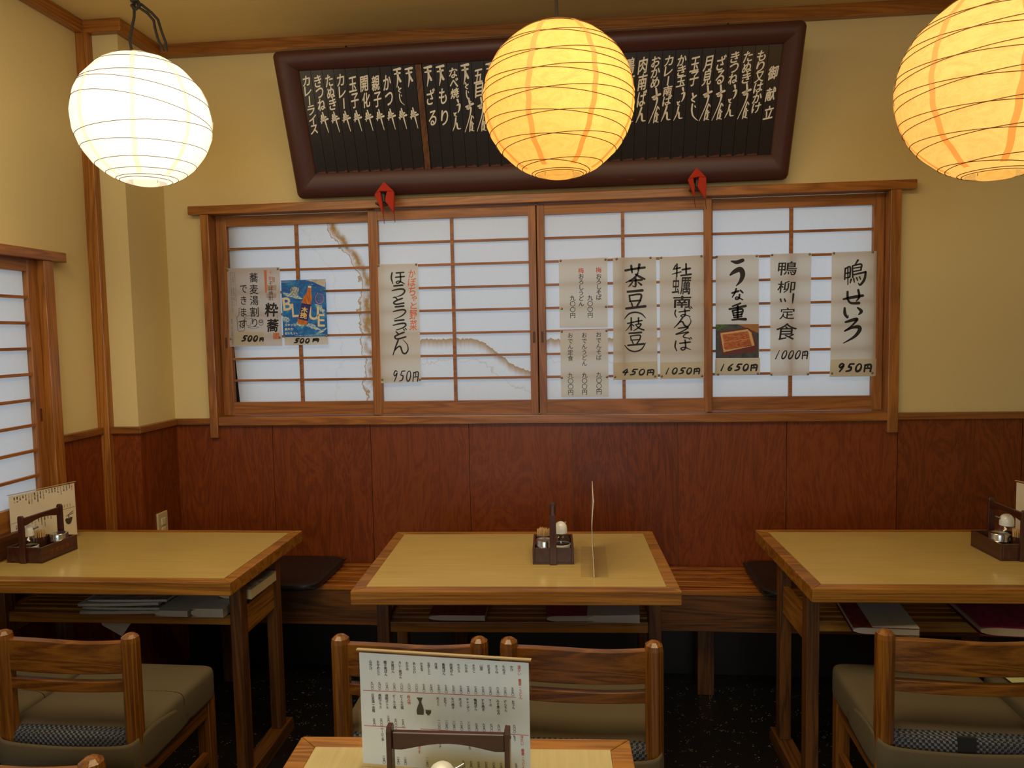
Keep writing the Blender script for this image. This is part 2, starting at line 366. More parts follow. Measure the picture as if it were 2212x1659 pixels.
def brush(mb, pl, pts, w=1.0, lift=.0006, n=6):
    """one brush stroke through (px, py, width) points, smoothed"""
    P = [V((a[0], a[1], (a[2] if len(a) > 2 else 5)*w)) for a in pts]
    if len(P) > 2:
        Q = []
        for i in range(len(P)-1):
            a, b = P[max(i-1, 0)], P[min(i+2, len(P)-1)]; p, q = P[i], P[i+1]
            for k in range(n):
                t = k/n; Q.append(.5*((2*p)+(q-a)*t+(2*a-5*p+4*q-b)*t*t+(3*p-a-3*q+b)*t**3))
        Q.append(P[-1]); P = Q
    L = []; R = []
    for i, p in enumerate(P):
        d = (P[min(i+1, len(P)-1)]-P[max(i-1, 0)]); d = V((d.x, d.y)).normalized() if (d.x or d.y) else V((1, 0))
        nx, ny = -d.y*p.z/2, d.x*p.z/2
        L.append(pl.hit(p.x+nx, p.y+ny)+pl.n*lift); R.append(pl.hit(p.x-nx, p.y-ny)+pl.n*lift)
    m = len(P); mb.add(L+R, [(i, i+1, m+i+1, m+i) for i in range(m-1)])
    for e, d in ((0, -1), (m-1, 1)):   # round ends
        p = P[e]; k = 10
        mb.flat([pl.hit(p.x+p.z/2*math.cos(2*math.pi*j/k), p.y+p.z/2*math.sin(2*math.pi*j/k))+pl.n*lift*1.02 for j in range(k)])
def patch(mb, pl, pts, lift=.0003): mb.flat([pl.hit(*p)+pl.n*lift for p in pts])
def line(mb, pl, a, b, w, lift=.0005): brush(mb, pl, [(*a, w), (*b, w)], lift=lift)

# ================================================================== THE ROOM
XL, D, ZC = -1.90, 3.01, 2.605          # left wall, back wall surface, ceiling
XR, YB = 2.35, -2.6
def struct(name, mb, m, **kw): o = obj(name, mb, m, **kw); o['kind'] = 'structure'; return o
struct('floor', MB().box(XL-.2, XR+.1, YB-.1, D+.15, -.1, 0), M_FLOOR)
struct('ceiling', MB().box(XL-.2, XR+.1, YB-.1, D+.15, ZC, ZC+.1), M_CEIL)
WX0, WX1, WZ0, WZ1 = -1.552, 1.168, 1.06, 1.915     # back window opening
wb = MB().box(XL-.2, WX0, D, D+.14, 0, ZC).box(WX1, XR+.1, D, D+.14, 0, ZC).box(WX0, WX1, D, D+.14, 0, WZ0).box(WX0, WX1, D, D+.14, WZ1, ZC)
wall_back = struct('wall_back', wb, M_PLAS)
LY0, LY1, LZ0, LZ1 = .75, 2.43, .74, 1.70            # left window opening
wl = MB().box(XL-.14, XL, LY1, D+.14, 0, ZC).box(XL-.14, XL, YB, LY0, 0, ZC).box(XL-.14, XL, LY0, LY1, 0, LZ0).box(XL-.14, XL, LY0, LY1, LZ1, ZC)
wall_left = struct('wall_left', wl, M_PLAS)
struct('wall_right', MB().box(XR, XR+.1, YB, D, 0, ZC), M_PLAS)
struct('wall_front', MB().box(XL-.1, XR+.1, YB-.1, YB, 0, ZC), M_PLAS)
PX, PY = -1.752, 2.745                                # boxed-in corner: right face, front face
struct('wall_corner', MB().box(XL, PX, PY, D, 0, ZC), M_PLAS)
# wainscot: plywood sheets up to the cap rail
js = [PX, -1.317, -.892, -.477, -.053, .368, .791, 1.211, 1.668, 2.09, XR]
wn = MB()
for a, b in zip(js, js[1:]): wn.box(a+.0012, b-.0012, D-.014, D, 0, 1.035)
obj('wainscot', wn, M_WAIN, wall_back)
wn = MB().box(XL, XL+.012, LY1+.06, PY, 0, 1.035).box(XL, XL+.012, LY0, LY1, 0, .70).box(XL, XL+.012, YB, LY0-.06, 0, 1.035)
obj('wainscot', wn, M_WAIN, wall_left)
wn = MB().box(XL+.045, PX+.012, PY-.012, PY, 0, 1.035).box(PX, PX+.012, PY+.002, D-.014, 0, 1.035)
struct('wall_corner_wainscot', wn, M_WAIN).parent = bpy.data.objects['wall_corner']
bpy.data.objects['wall_corner_wainscot'].name = 'wainscot'
# cap rails
struct('trim_1', MB().box(PX+.022, WX0-.03, D-.026, D, 1.032, 1.058).box(WX1+.035, XR, D-.026, D, 1.032, 1.058), CAPW('x'), bev=.002)
struct('trim_2', MB().box(XL+.045, PX+.022, PY-.024, PY, 1.032, 1.058), CAPW('x'), bev=.002)
struct('trim_3', MB().box(PX, PX+.022, PY, D-.002, 1.032, 1.058), CAPW('y'), bev=.002)
struct('trim_4', MB().box(XL, XL+.024, LY1+.06, PY-.03, 1.032, 1.058).box(XL, XL+.024, YB, LY0-.06, 1.032, 1.058), CAPW('y'), bev=.002)
# corner post and cornice
struct('trim_5', MB().box(XL, XL+.046, PY-.034, PY, 0, 2.56), TRIM('z'), bev=.002)
struct('trim_6', MB().box(PX, XR, D-.032, D, 2.558, ZC), TRIM('x'), bev=.003)
struct('trim_7', MB().box(XL, PX+.034, PY-.034, PY, 2.558, ZC), TRIM('x'), bev=.003)
struct('trim_8', MB().box(PX, PX+.034, PY, D-.032, 2.558, ZC), TRIM('y'), bev=.003)
struct('trim_9', MB().box(XL, XL+.034, YB, PY-.034, 2.558, ZC), TRIM('y'), bev=.003)
struct('black_board_back', MB().box(PX+.03, XR, D-.034, D-.014, 0, .275), M_BLACK)  # black board over the foot of the back wall, nearly up to the bench apron

# ------------------------------------------------------------------ back window: casing and four paper screens
win = empty('window_1', (-.19, D, WZ0)); win['kind'] = 'structure'; wo = win.location
obj('header', MB().box(-1.632, 1.258, 2.972, 3.04, 1.911, 1.946), TRIM('x'), win, wo, bev=.003)
obj('sill', MB().box(-1.545, 1.168, 2.978, 3.06, 1.028, 1.064), TRIM('x'), win, wo, bev=.003)
obj('side_post', MB().box(-1.581, -1.546, 2.976, 3.06, .977, 1.911), TRIM('z'), win, wo, bev=.002)
obj('side_post', MB().box(1.165, 1.204, 2.976, 3.06, .983, 1.911), TRIM('z'), win, wo, bev=.002)
def screen(x0, x1, px0, px1, mx, y, pm, pulls, loose=0.0):
    """sliding screen: stiles from x0..px0 and px1..x1, paper between, middle bar at mx"""
    zt, zb, zT, zB = 1.866, 1.122, 1.909, 1.066
    root = obj('sliding_screen', MB().box(x0, px0, y, y+.026, zB, zT).box(px1, x1, y, y+.026, zB, zT), SHO('z'), win, wo, bev=.002)
    obj('top_rail', MB().box(px0, px1, y+.002, y+.025, zt, zT), SHO('x'), root, wo)
    obj('bottom_rail', MB().box(px0, px1, y+.002, y+.025, zB, zb), SHO('x'), root, wo)
    lt = MB().box(mx-.0065, mx+.0065, y+.005, y+.019, zb, zt)
    for k in range(1, 8):
        z = zb+(zt-zb)*k/8; lt.box(px0, px1, y+.006, y+.018, z-.0048, z+.0048)
    obj('lattice', lt, SHO('x'), root, wo)
    pp_ = [(px0, y+.0205, zt), (px1, y+.0205, zt), (px1, y+.0205, zb), (px0+loose, y+.0205, zb), (px0, y+.0205, zb+.26)]
    obj('paper', MB().flat(pp_), pm, root, wo)
    for x in pulls:
        fp = MB().box(x-.005, x+.005, y-.0006, y, 1.355, 1.40)
        obj('finger_pull', fp, plain('pull_recess', (.09, .026, .006), .5), root, wo)
    return root
screen(-1.544, -.862, -1.497, -.886, -1.196, 3.032, M_PAPER[1], [-1.519], .017)
obj('outer_sash', MB().box(-1.53, -1.462, 3.085, 3.115, 1.07, 1.91), plain('dark_sash', (.015, .012, .010), .6), win, wo)
screen(.492, 1.164, .512, 1.124, .816, 3.032, M_PAPER[0], [])
obj('gap_light_block', MB().box(-.192, -.179, 3.027, 3.034, 1.066, 1.909), plain('gap_light_block_dark', (.02, .008, .004), .6), win, wo)  # dark strip added behind the gap between screens to stop light leaking through
screen(-.876, -.1875, -.836, -.218, -.530, 3.000, M_PAPER[2], [-.201])
screen(-.1835, .504, -.153, .474, .158, 3.000, M_PAPER[2], [-.168])

# ------------------------------------------------------------------ left window
win2 = empty('window_2', (XL, 1.6, LZ0)); win2['kind'] = 'structure'; w2 = win2.location
def lz(px, py): return at(px, py, 0, XL+.01)
obj('header', MB().box(XL-.02, XL+.035, LY0-.12, 2.545, 1.682, 1.717), TRIM('y'), win2, w2, bev=.003)
obj('side_post', MB().box(XL-.06, XL+.03, 2.435, 2.482, .62, 1.682), TRIM('z'), win2, w2, bev=.002)
obj('side_post', MB().box(XL-.06, XL+.03, LY0-.05, LY0, .62, 1.682), TRIM('z'), win2, w2, bev=.002)
obj('sill', MB().box(XL-.10, XL+.034, LY0, 2.435, .70, .775), wood('dark_sill', (.06, .018, .005), (.11, .035, .008), 'y'), win2, w2, bev=.003)
def side_screen(y0, y1, xo):
    zt, zb = 1.640, .845
    root = obj('sliding_screen', MB().box(xo, xo+.026, y1-.045, y1, .775, 1.682).box(xo, xo+.026, y0, y0+.045, .775, 1.682), SHO('z'), win2, w2, bev=.002)
    obj('top_rail', MB().box(xo+.002, xo+.024, y0+.045, y1-.045, zt, 1.682), SHO('y'), root, w2)
    obj('bottom_rail', MB().box(xo+.002, xo+.024, y0+.045, y1-.045, .775, zb), SHO('y'), root, w2)
    ym = y1-.285; lt = MB()
    for q in (ym, y1-.525): lt.box(xo+.007, xo+.021, q-.0065, q+.0065, zb, zt)
    for k in range(1, 9):
        z = zb+(zt-zb)*k/9; lt.box(xo+.008, xo+.020, y0+.045, y1-.045, z-.005, z+.005)
    obj('lattice', lt, SHO('y'), root, w2)
    obj('paper', MB().grid(lambda u, v: (xo+.006, y0+.045+(y1-y0-.09)*u, zb+(zt-zb)*v), 1, 1), M_PAPER[0], root, w2)
    obj('finger_pull', MB().box(xo+.026, xo+.0266, y1-.028, y1-.018, 1.12, 1.165), plain('pull_recess', (.09, .026, .006), .5), root, w2)
side_screen(1.60, 2.432, XL-.022); side_screen(LY0, 1.63, XL-.052)

# ------------------------------------------------------------------ outlet on the boxed-in corner
so = empty('wall_outlet', (PX+.012, 2.845, .64)); tag(so, 'cream double power outlet on the side of the boxed corner above left table', 'outlet')
of = so.location
obj('cover_plate', MB().box(PX+.012, PX+.020, 2.81, 2.88, .575, .690), plain('cream_plastic', (.62, .50, .28), .4), so, of, bev=.002)
for z in (.652, .614): obj('socket', MB().box(PX+.020, PX+.0235, 2.832, 2.858, z-.014, z+.014), plain('pale_socket', (.74, .66, .44), .4), so, of, bev=.001)

# ================================================================== BENCH
be = empty('wall_bench', (.25, 2.83, 0)); tag(be, 'long slatted wooden bench along the panelled back wall', 'bench'); bo = be.location
BX0, BX1 = PX+.012, XR-.02
BW = lambda a: wood('bench_wood', (.16, .045, .006), (.42, .145, .020), a, .2, .6)
for k in range(6):
    y = 2.700+k*.0495
    obj('slat', MB().box(BX0, BX1, y, y+.029, .425, .445), BW('x'), be, bo, bev=.003)
obj('front_apron', MB().box(BX0, BX1, 2.704, 2.726, .288, .4249), OAK('x'), be, bo, bev=.002)
for x in (-1.45, -.50, .447, 1.40):
    obj('leg', MB().box(x-.031, x+.031, 2.80, 2.86, 0, .4249), OAK('z'), be, bo, bev=.002)
    obj('cross_bearer', MB().box(x-.02, x+.02, 2.7262, 2.7998, .385, .4249), OAK('y'), be, bo)
def bench_cushion(cx, cy, label):
    c = empty('seat_cushion', (cx, cy, .445)); tag(c, label, 'cushion', 'thin black cushions on the bench')
    obj('pad', MB().rbox(cx-.18, cx+.18, cy-.185, cy+.185, .4452, .477, e=9), M_BLACK, c, c.location, smooth=True)
    p = [(cx-.174, cy-.179, .461), (cx+.174, cy-.179, .461), (cx+.174, cy+.179, .461), (cx-.174, cy+.179, .461)]
    obj('piping', MB().tube(p, .0035, 6, True), M_BLACK, c, c.location)
bench_cushion(-1.185, 2.795, 'thin black cushion on the bench beside the left table')
bench_cushion(.795, 2.795, 'thin black cushion on the bench behind the right table')

# ================================================================== TABLES
def build_table(W, Dp, lam, H=.70):
    t = empty('dining_table'); hx, hy = W/2, Dp/2; B = .036; zt0 = H-.040
    fr = MB()
    o = [(-hx, -hy), (hx, -hy), (hx, hy), (-hx, hy)]; i_ = [(-hx+B, -hy+B), (hx-B, -hy+B), (hx-B, hy-B), (-hx+B, hy-B)]
    for k in range(4):
        a, b, c, d = o[k], o[(k+1) % 4], i_[(k+1) % 4], i_[k]
        fr.hexa([(*a, zt0), (*b, zt0), (*c, zt0), (*d, zt0), (*a, H), (*b, H), (*c, H), (*d, H)])
    obj('tabletop_frame', fr, HONEY('x'), t, bev=.003)
    obj('laminate_top', MB().box(-hx+B, hx-B, -hy+B, hy-B, zt0+.006, H+.0006), lam, t)
    lx, ly = hx-.052, .130
    for sx in (-1, 1):
        for sy in (-1, 1):
            obj('leg', MB().box(sx*lx-.018, sx*lx+.018, sy*ly-.022, sy*ly+.022, .05, zt0), OAK('z'), t, bev=.002)
        obj('foot', MB().hexa([(sx*lx-.026, -ly-.040, 0), (sx*lx+.026, -ly-.040, 0), (sx*lx+.026, ly+.075, 0), (sx*lx-.026, ly+.075, 0),
             (sx*lx-.026, -ly-.028, .05), (sx*lx+.026, -ly-.028, .05), (sx*lx+.026, ly+.060, .05), (sx*lx-.026, ly+.060, .05)]), OAK('y'), t, bev=.002)
        obj('side_board', MB().box(sx*lx-.011, sx*lx+.011, -ly+.022, ly-.022, .475, .565), HONEY('y'), t, bev=.002)
    for sy in (-1, 1):
        obj('shelf_rail', MB().box(-lx+.018, lx-.018, sy*ly-.011, sy*ly+.011, .518, .550), HONEY('x'), t, bev=.002)
    sh = MB()
    for k in range(7):
        y = -ly+.028+k*(2*ly-.056)/6; sh.box(-lx+.012, lx-.012, y-.012, y+.012, .545, .555)
    obj('shelf', sh, HONEY('x'), t, bev=.001)
    return t
TBL = [((-.210, 2.252), 2.3, .900, .602), ((-1.456, 2.262), .6, .872, .560), ((1.045, 2.315), 1.6, .910, .590)]
labs = ['wooden dining table with pale inlaid top holding the clear upright stand, centre of the row',
        'wooden dining table with pale inlaid top under the left window',
        'wooden dining table with pale inlaid top below the right lantern']
for (c, a, W_, D_), lb in zip(TBL, labs):
    t = build_table(W_, D_, M_LAM); place(t, (c[0], c[1], 0), math.radians(a), lb, 'table')
t = build_table(.572, .60, M_LAM2); place(t, (-.203, .925, 0), math.radians(2.6), 'small wooden table with a striped pale top in the foreground', 'table')

# ================================================================== LANTERNS
def lantern(c, R, paper, glow, strength, wrinkle, wire, seamc, bulb_col, bulb_w, seams, hoops, label, cord, seed, facet=.45):
    rnd = random.Random(seed)
    cx, cy, cz = c
    root = empty('paper_lantern', (cx, cy, cz)); tag(root, label, 'lantern')
    tilt = V((rnd.uniform(-.01, .01), rnd.uniform(-.01, .01)))
    zt, zb = .955*R, -.955*R
    zs = sorted({zb, zt, *[h[0]*R for h in hoops]})
    def rad(z):      # straight paper between the hoops, slightly slack
        for a, b in zip(zs, zs[1:]):
            if a-1e-9 <= z <= b+1e-9:
                f = (z-a)/(b-a); ra = math.sqrt(max(R*R-a*a, 0)); rb = math.sqrt(max(R*R-b*b, 0))
                r = ra+(rb-ra)*f; full = math.sqrt(max(R*R-z*z, 0)); return r*facet+full*(1-facet)
        return math.sqrt(max(R*R-z*z, 0))
    N, Mv = 96, 64
    def sh(u, v):
        z = zb+(zt-zb)*(.5-.5*math.cos(math.pi*v)); a = 2*math.pi*u; r = rad(z)
        w_ = 1+wrinkle*.006*(math.sin(9*a+31*z/R)+math.sin(23*a-17*z/R+2*seed)*.6)*(1-abs(z/R)**3)
        return (cx+r*w_*math.cos(a), cy+r*w_*math.sin(a), cz+z)
    mat = lantern_mat('lantern_paper_%d' % seed, paper, glow, strength, wrinkle)
    obj('paper_shade', MB().grid(sh, N, Mv), mat, root, root.location, smooth=True)
    sm = lantern_mat('lantern_seam_%d' % seed, seamc, tuple(a*b for a, b in zip(glow, seamc)), strength*.9, 0)
    for k in range(seams):
        a0 = 2*math.pi*(k+.37+.1*seed)/seams
        def fn(u, v):
            z = zb+(zt-zb)*(.03+.94*v); wob = .0016*math.sin(40*v+k)
            a = a0+.05*math.sin(3*v+k)+((u-.5)*.014+wob)/max(math.sqrt(max(R*R-z*z, 1e-4)), .03); r = rad(z)+.0022
            return (cx+r*math.cos(a), cy+r*math.sin(a), cz+z)
        obj('paper_seam', MB().grid(fn, 2, 40), sm, root, root.location, smooth=True)
    wr = MB()
    for h, amp, ph in hoops:
        pts = []
        for k in range(72):
            a = 2*math.pi*k/72; z = h*R+amp*R*math.sin(a+ph); z = max(min(z, zt), zb)
            r = rad(z)+.0018; pts.append((cx+r*math.cos(a), cy+r*math.sin(a), cz+z))
        wr.tube(pts, .0010, 5, True)
    obj('wire_hoops', wr, plain('lantern_wire_%d' % seed, wire, .7), root, root.location)
    rr = math.sqrt(R*R-zb*zb)*.62
    obj('bottom_ring', MB().lathe([(rr, .006), (rr, -.006), (rr-.0022, -.006), (rr-.0022, .006), (rr, .006)], (cx, cy, cz+zb), 40), mat, root, root.location, smooth=True)
    wi = MB()
    for s in (-1, 1): wi.tube([(cx+s*rr, cy, cz+zb), (cx+s*.012, cy, cz+.08)], .0013, 6)
    obj('wire_holder', wi, plain('holder_wire', (.3, .26, .2), .4, .8), root, root.location)
    obj('bulb', MB().lathe([(.001, -.055), (.022, -.05), (.034, -.03), (.036, -.012), (.028, .012), (.014, .035), (.013, .06), (.001, .062)], (cx, cy, cz+.005), 20), plain('bulb_%d' % seed, tuple(bulb_col), .4, emis=2.0), root, root.location, smooth=True)
    obj('bulb_socket', MB().lathe([(.001, .066), (.018, .066), (.02, .1), (.014, .118), (.001, .12)], (cx, cy, cz+.005), 18), M_BLACK, root, root.location, smooth=True)
    ld = bpy.data.lights.new('bulb_glow', 'POINT'); ld.energy = bulb_w; ld.color = bulb_col; ld.shadow_soft_size = .045
    lo = bpy.data.objects.new('bulb_glow', ld); COL.objects.link(lo); lo.parent = root; lo.location = (.055, -.06, -.01)
    obj('cord', MB().tube(cord, .0042, 8), M_CORD, root, root.location, smooth=True)
    return root
def hoops(n, seed, amp=.085, ph0=0.0, h0=-.86, h1=.86):
    """n pairs of wire hoops, each pair tilted against one another and crossing at the front"""
    r = random.Random(seed); out = []
    for k in range(n):
        h = h0+(h1-h0)*k/(n-1); a = amp*(1-.75*h*h)
        for sg in (-1, 1): out.append((h+sg*.008+r.uniform(-.012, .012), sg*a*r.uniform(.7, 1.15), math.pi/2+ph0+r.uniform(-.25, .25)))
    return out+[(-.935, 0, 0), (-.95, 0, 0), (.93, 0, 0)]
# left: bright white, knotted cord
LC = V((-1.335, 2.20, 2.068))
kn = at(290, 14, 1, 2.20)
root = lantern(LC, .197, (.86, .82, .72), (1.0, .87, .64), .42, .15, (.12, .09, .05), (.90, .80, .62), (1, .92, .80), 1.0, 8, [(-.93, 0, 0), (-.90, .01, 1), (-.82, .015, .5), (-.70, .02, 1.2), (-.46, .03, .2), (-.22, .10, .9), (.05, .16, 3.9), (.34, .11, 4.2), (.52, .05, .8), (.78, .02, .3), (.90, .01, 0)],
        'bright white round paper lantern hanging by a knotted cord at left', [(LC.x-.005, 2.2, LC.z+.10), (LC.x-.030, 2.2, LC.z+.24), (kn.x-.002, 2.2, kn.z-.03), (kn.x, 2.2, kn.z), (kn.x+.01, 2.2, ZC)], 1, .9)
kb = MB()
def kp(px, py, dy=0.0): p = at(px, py, 1, 2.195+dy); return p
kb.tube([kp(288, 22), kp(300, 16), kp(318, 28), kp(332, 44), kp(335, 62), kp(341, 84), kp(352, 108), (kp(360, 110)), kp(358, 92), kp(349, 68), kp(341, 42), kp(328, 28), kp(306, 10), kp(292, 4), kp(284, 12), kp(290, 22), kp(298, 14), kp(296, 2)], .0042, 8)
kb.tube([kp(283, 2, -.005), kp(297, 0, -.008), kp(303, 10, -.006), kp(294, 20, -.006), kp(284, 12, -.004)], .0046, 8)
obj('knot', kb, M_CORD, root, root.location, smooth=True)
MC = V((-.060, 2.0, 2.002))
lantern(MC, .1985, (.86, .62, .26), (1.0, .55, .120), .44, 1.0, (.16, .07, .01), (.74, .50, .30), (1, .82, .50), .62, 8, hoops(8, 8),
        'amber crinkled round paper lantern hanging in front of the dark menu board', [(MC.x, 2.0, MC.z+.10), (MC.x-.004, 2.0, ZC)], 2)
RC = V((.955, 1.85, 1.945))
lantern(RC, .213, (.86, .66, .32), (1.0, .57, .145), .44, 1.0, (.18, .08, .015), (.74, .50, .30), (1, .84, .55), .75, 8, hoops(8, 21, ph0=.55),
        'amber round paper lantern cut off by the right edge of the view', [(RC.x, 1.85, RC.z+.10), (RC.x, 1.85, ZC)], 3)

# ================================================================== MENU BOARD
BL_, BR_ = V((-1.152, 2.962, 1.956)), V((.781, 2.962, 1.958)); TL_, TR_ = V((-1.146, 2.742, 2.458)), V((.789, 2.742, 2.463))
bp = Plane(BL_, BR_-BL_, TL_-BL_)        # front plane of the frame
bu, bt, bn = bp.u, bp.t, bp.n
BWD, BHT = (BR_-BL_).length, (TL_-BL_).length
bd = empty('menu_board', (BL_+BR_)/2); tag(bd, 'long dark framed board of vertical name slats leaning from the wall above the window', 'menu board'); bo2 = bd.location
def B(u, v, n=0.0): return BL_+bu*u+bt*v+bn*n
ip = Plane(B(0, 0, -.014), bu, bt)
def uv(px, py): q = ip.hit(px, py)-BL_; return q.dot(bu), q.dot(bt)
iu0 = (uv(646, 161)[0]+uv(680, 381)[0])/2; iu1 = (uv(1685, 103)[0]+uv(1665, 343)[0])/2
iv0 = (uv(680, 381)[1]+uv(1665, 343)[1])/2; iv1 = (uv(646, 161)[1]+uv(1685, 103)[1])/2
# frame: four mitred, rounded mouldings
prof = [(0, -.030), (0, -.006), (.10, .004), (.30, .012), (.55, .010), (.80, .0), (.94, -.010), (1, -.016), (1, -.030)]
fm = MB()
oc = [(0, 0), (BWD, 0), (BWD, BHT), (0, BHT)]; ic = [(iu0, iv0), (iu1, iv0), (iu1, iv1), (iu0, iv1)]
def corner_pts(k):
    o_, i_ = V(oc[k]), V(ic[k]); out = []
    for f, n in prof:
        q = o_+(i_-o_)*f
        out.append(q.to_3d()+V((0, 0, n)))
    return out
for k in range(4):
    a, b = corner_pts(k), corner_pts((k+1) % 4); m = len(a)
    rows = []
    if True:
        d = (b[0]-a[0]).normalized(); inn = V((-d.y, d.x, 0)); cut = .018
        for i in range(m):   # rounded outer corners
            f = prof[i][0]; e = cut*(1-f)**2
            s0 = a[i]; s1 = a[i]+d*e; s2 = b[i]-d*e; s3 = b[i]
            rnd = inn*e*.35
            rows.append([s0+rnd+d*e*.35, s1, s2, s3+rnd-d*e*.35])
    vs = [B(p.x, p.y, p.z) for r_ in rows for p in r_]
    fm.add(vs, [(i*4+j, i*4+j+1, (i+1)*4+j+1, (i+1)*4+j) for i in range(m-1) for j in range(3)])
obj('frame', fm, M_LACQ, bd, bo2, smooth=True)
obj('back_panel', MB().slab([B(iu0-.02, iv0-.02, -.030), B(iu1+.02, iv0-.02, -.030), B(iu1+.02, iv1+.02, -.030), B(iu0-.02, iv1+.02, -.030)], -bn*.006), M_BLACK, bd, bo2)
for u_ in (.25, BWD-.25): obj('hanging_cord', MB().tube([B(u_, BHT-.03, -.036), B(u_, BHT, -.12), (B(u_, BHT).x, D, 2.53)], .002, 6), M_CORD, bd, bo2)
bpath = iv0, iv1
dv0 = uv(906, 270)[0]; dv1 = uv(921, 270)[0]
sl = []
e0 = iu0
for k in range(10): sl.append((iu0+(dv0-iu0)*k/10, iu0+(dv0-iu0)*(k+1)/10))
NR = 28
for k in range(NR): sl.append((dv1+(iu1-dv1)*k/NR, dv1+(iu1-dv1)*(k+1)/NR))
obj('divider_strip', MB().slab([B(dv0+.002, iv0, -.020), B(dv1-.002, iv0, -.020), B(dv1-.002, iv1, -.020), B(dv0+.002, iv1, -.020)], bn*.006), OAK('z'), bd, bo2)
NAMES = ['カレーライス', 'きつね丼', 'たぬき丼', 'カレー丼', '玉子丼', '開化丼', '親子丼', 'かつ丼', '天とじ丼', '天丼', '天ざる', '天もり', 'なべ焼うどん', '天とじそば', '五目そば', '天南ばん',
         '', '', '', '', '', '', '', '', '', '', '肉南ばん', '肉南ばん', 'おかめそば', 'カレー南ばん', 'かき玉うどん', '玉子とじ', '月見そば', 'ざるそば', 'きつねうどん', 'たぬきそば', 'もり又はかけ', '御献立']
NAMES[26] = '鴨南ばん'
PRICE = ['六八〇', '五五〇', '七五〇', '七〇〇', '七〇〇', '八〇〇', '八〇〇', '八〇〇', '八五〇', '一一〇〇', '一一〇〇', '一〇〇〇', '九〇〇', '九五〇', '九〇〇']
M_FADE = plain('worn_price_ink', (.0045, .004, .004), .6); M_GOLD = plain('copper_flake', (.11, .030, .010), .55)
H_ = iv1-iv0
class Flat:   # board-local surface: lets put() take slat coordinates through a plane at the slat face
    pass
def local_text(mb, text, uc, va, vb, w_, n, bold, shear=.10, drop=None):
    k = len(text)
    for i, ch in enumerate(text):
        vs, fs = glyph(ch)
        if not vs: continue
        st = (va-vb)/max(k, 1); v = va-st*(i+.5); h = min(st*1.10, w_*2.0)
        last = (i == k-1 and drop)
        hh = h*1.5 if last else h; v2 = v-(hh-h)*.4 if last else v
        x0 = min(p[0] for p in vs); x1 = max(p[0] for p in vs); y0 = min(p[1] for p in vs); y1 = max(p[1] for p in vs)
        ww = w_*(.55+.45*min((x1-x0)/.85, 1)) if ch != 'ー' else w_*.12; h3 = hh*(.45+.45*min((y1-y0)/.85, 1))
        e = bold*w_
        for j, (dx, dy) in enumerate(((0, 0),) if not bold else ((-e, 0), (e, 0), (0, e), (0, -e), (e*.7, e*.7), (-e*.7, -e*.7))):
            out = []
            for x, y in vs:
                a = ((x-(x0+x1)/2)/max(x1-x0, .05))*ww; b = ((y-(y0+y1)/2)/max(y1-y0, .05))*h3
                out.append(B(uc+a+shear*b+dx, v2+b+.18*a+dy, n+.00001*j))
            mb.add(out, fs)
# brush-written characters that recur on the slats, in 1/95 of a slat width about their centre
BR = {'丼': [[(-14, -38, 9), (-18, 0, 8), (-25, 32, 4)], [(-2, -62, 7), (8, 0, 9), (16, 50, 6), (27, 112, 3)], [(-24, -8, 6), (22, -24, 9)], [(-30, 14, 7), (38, -6, 10)], [(-8, -20, 7), (10, 14, 8)]],
      '天': [[(-28, -52, 8), (30, -60, 13)], [(-24, -18, 7), (24, -26, 10)], [(0, -42, 9), (3, 10, 10), (-16, 90, 3)], [(6, 0, 7), (22, 42, 12)]],
      'そば': [[(4, -142, 9), (12, -92, 10)], [(-24, -76, 8), (38, -98, 11)], [(12, -92, 9), (-12, -60, 12), (16, -68, 10), (4, 0, 6), (-46, 126, 3)], [(22, -4, 6), (4, 60, 7), (-6, 124, 5)], [(2, 72, 5), (30, 62, 7)], [(19, 48, 7), (17, 104, 9), (4, 112, 6), (32, 120, 4)], [(30, 4, 6), (36, 18, 4)]],
      'うどん': [[(12, -136, 11), (18, -116, 8)], [(4, -92, 5), (26, -98, 11), (22, -60, 8), (8, -34, 4)], [(-26, -30, 7), (-22, -18, 5)], [(-8, -34, 6), (-22, -14, 7), (-6, -4, 5)], [(-14, 8, 8), (-24, 60, 7), (-48, 112, 3)], [(-32, 76, 4), (-10, 50, 8), (-4, 94, 8), (22, 96, 4)]],
      'ん': [[(-6, -60, 9), (-24, 0, 8), (-48, 56, 3)], [(-34, 20, 4), (-4, -14, 8), (2, 40, 9), (28, 44, 4)]],
      'とじ': [[(-10, -90, 9), (-2, -62, 7)], [(20, -74, 8), (-14, -44, 8), (10, -26, 6)], [(-6, -8, 8), (-8, 40, 8), (6, 86, 7), (44, 122, 3)], [(14, 6, 6), (20, 18, 5)]]}
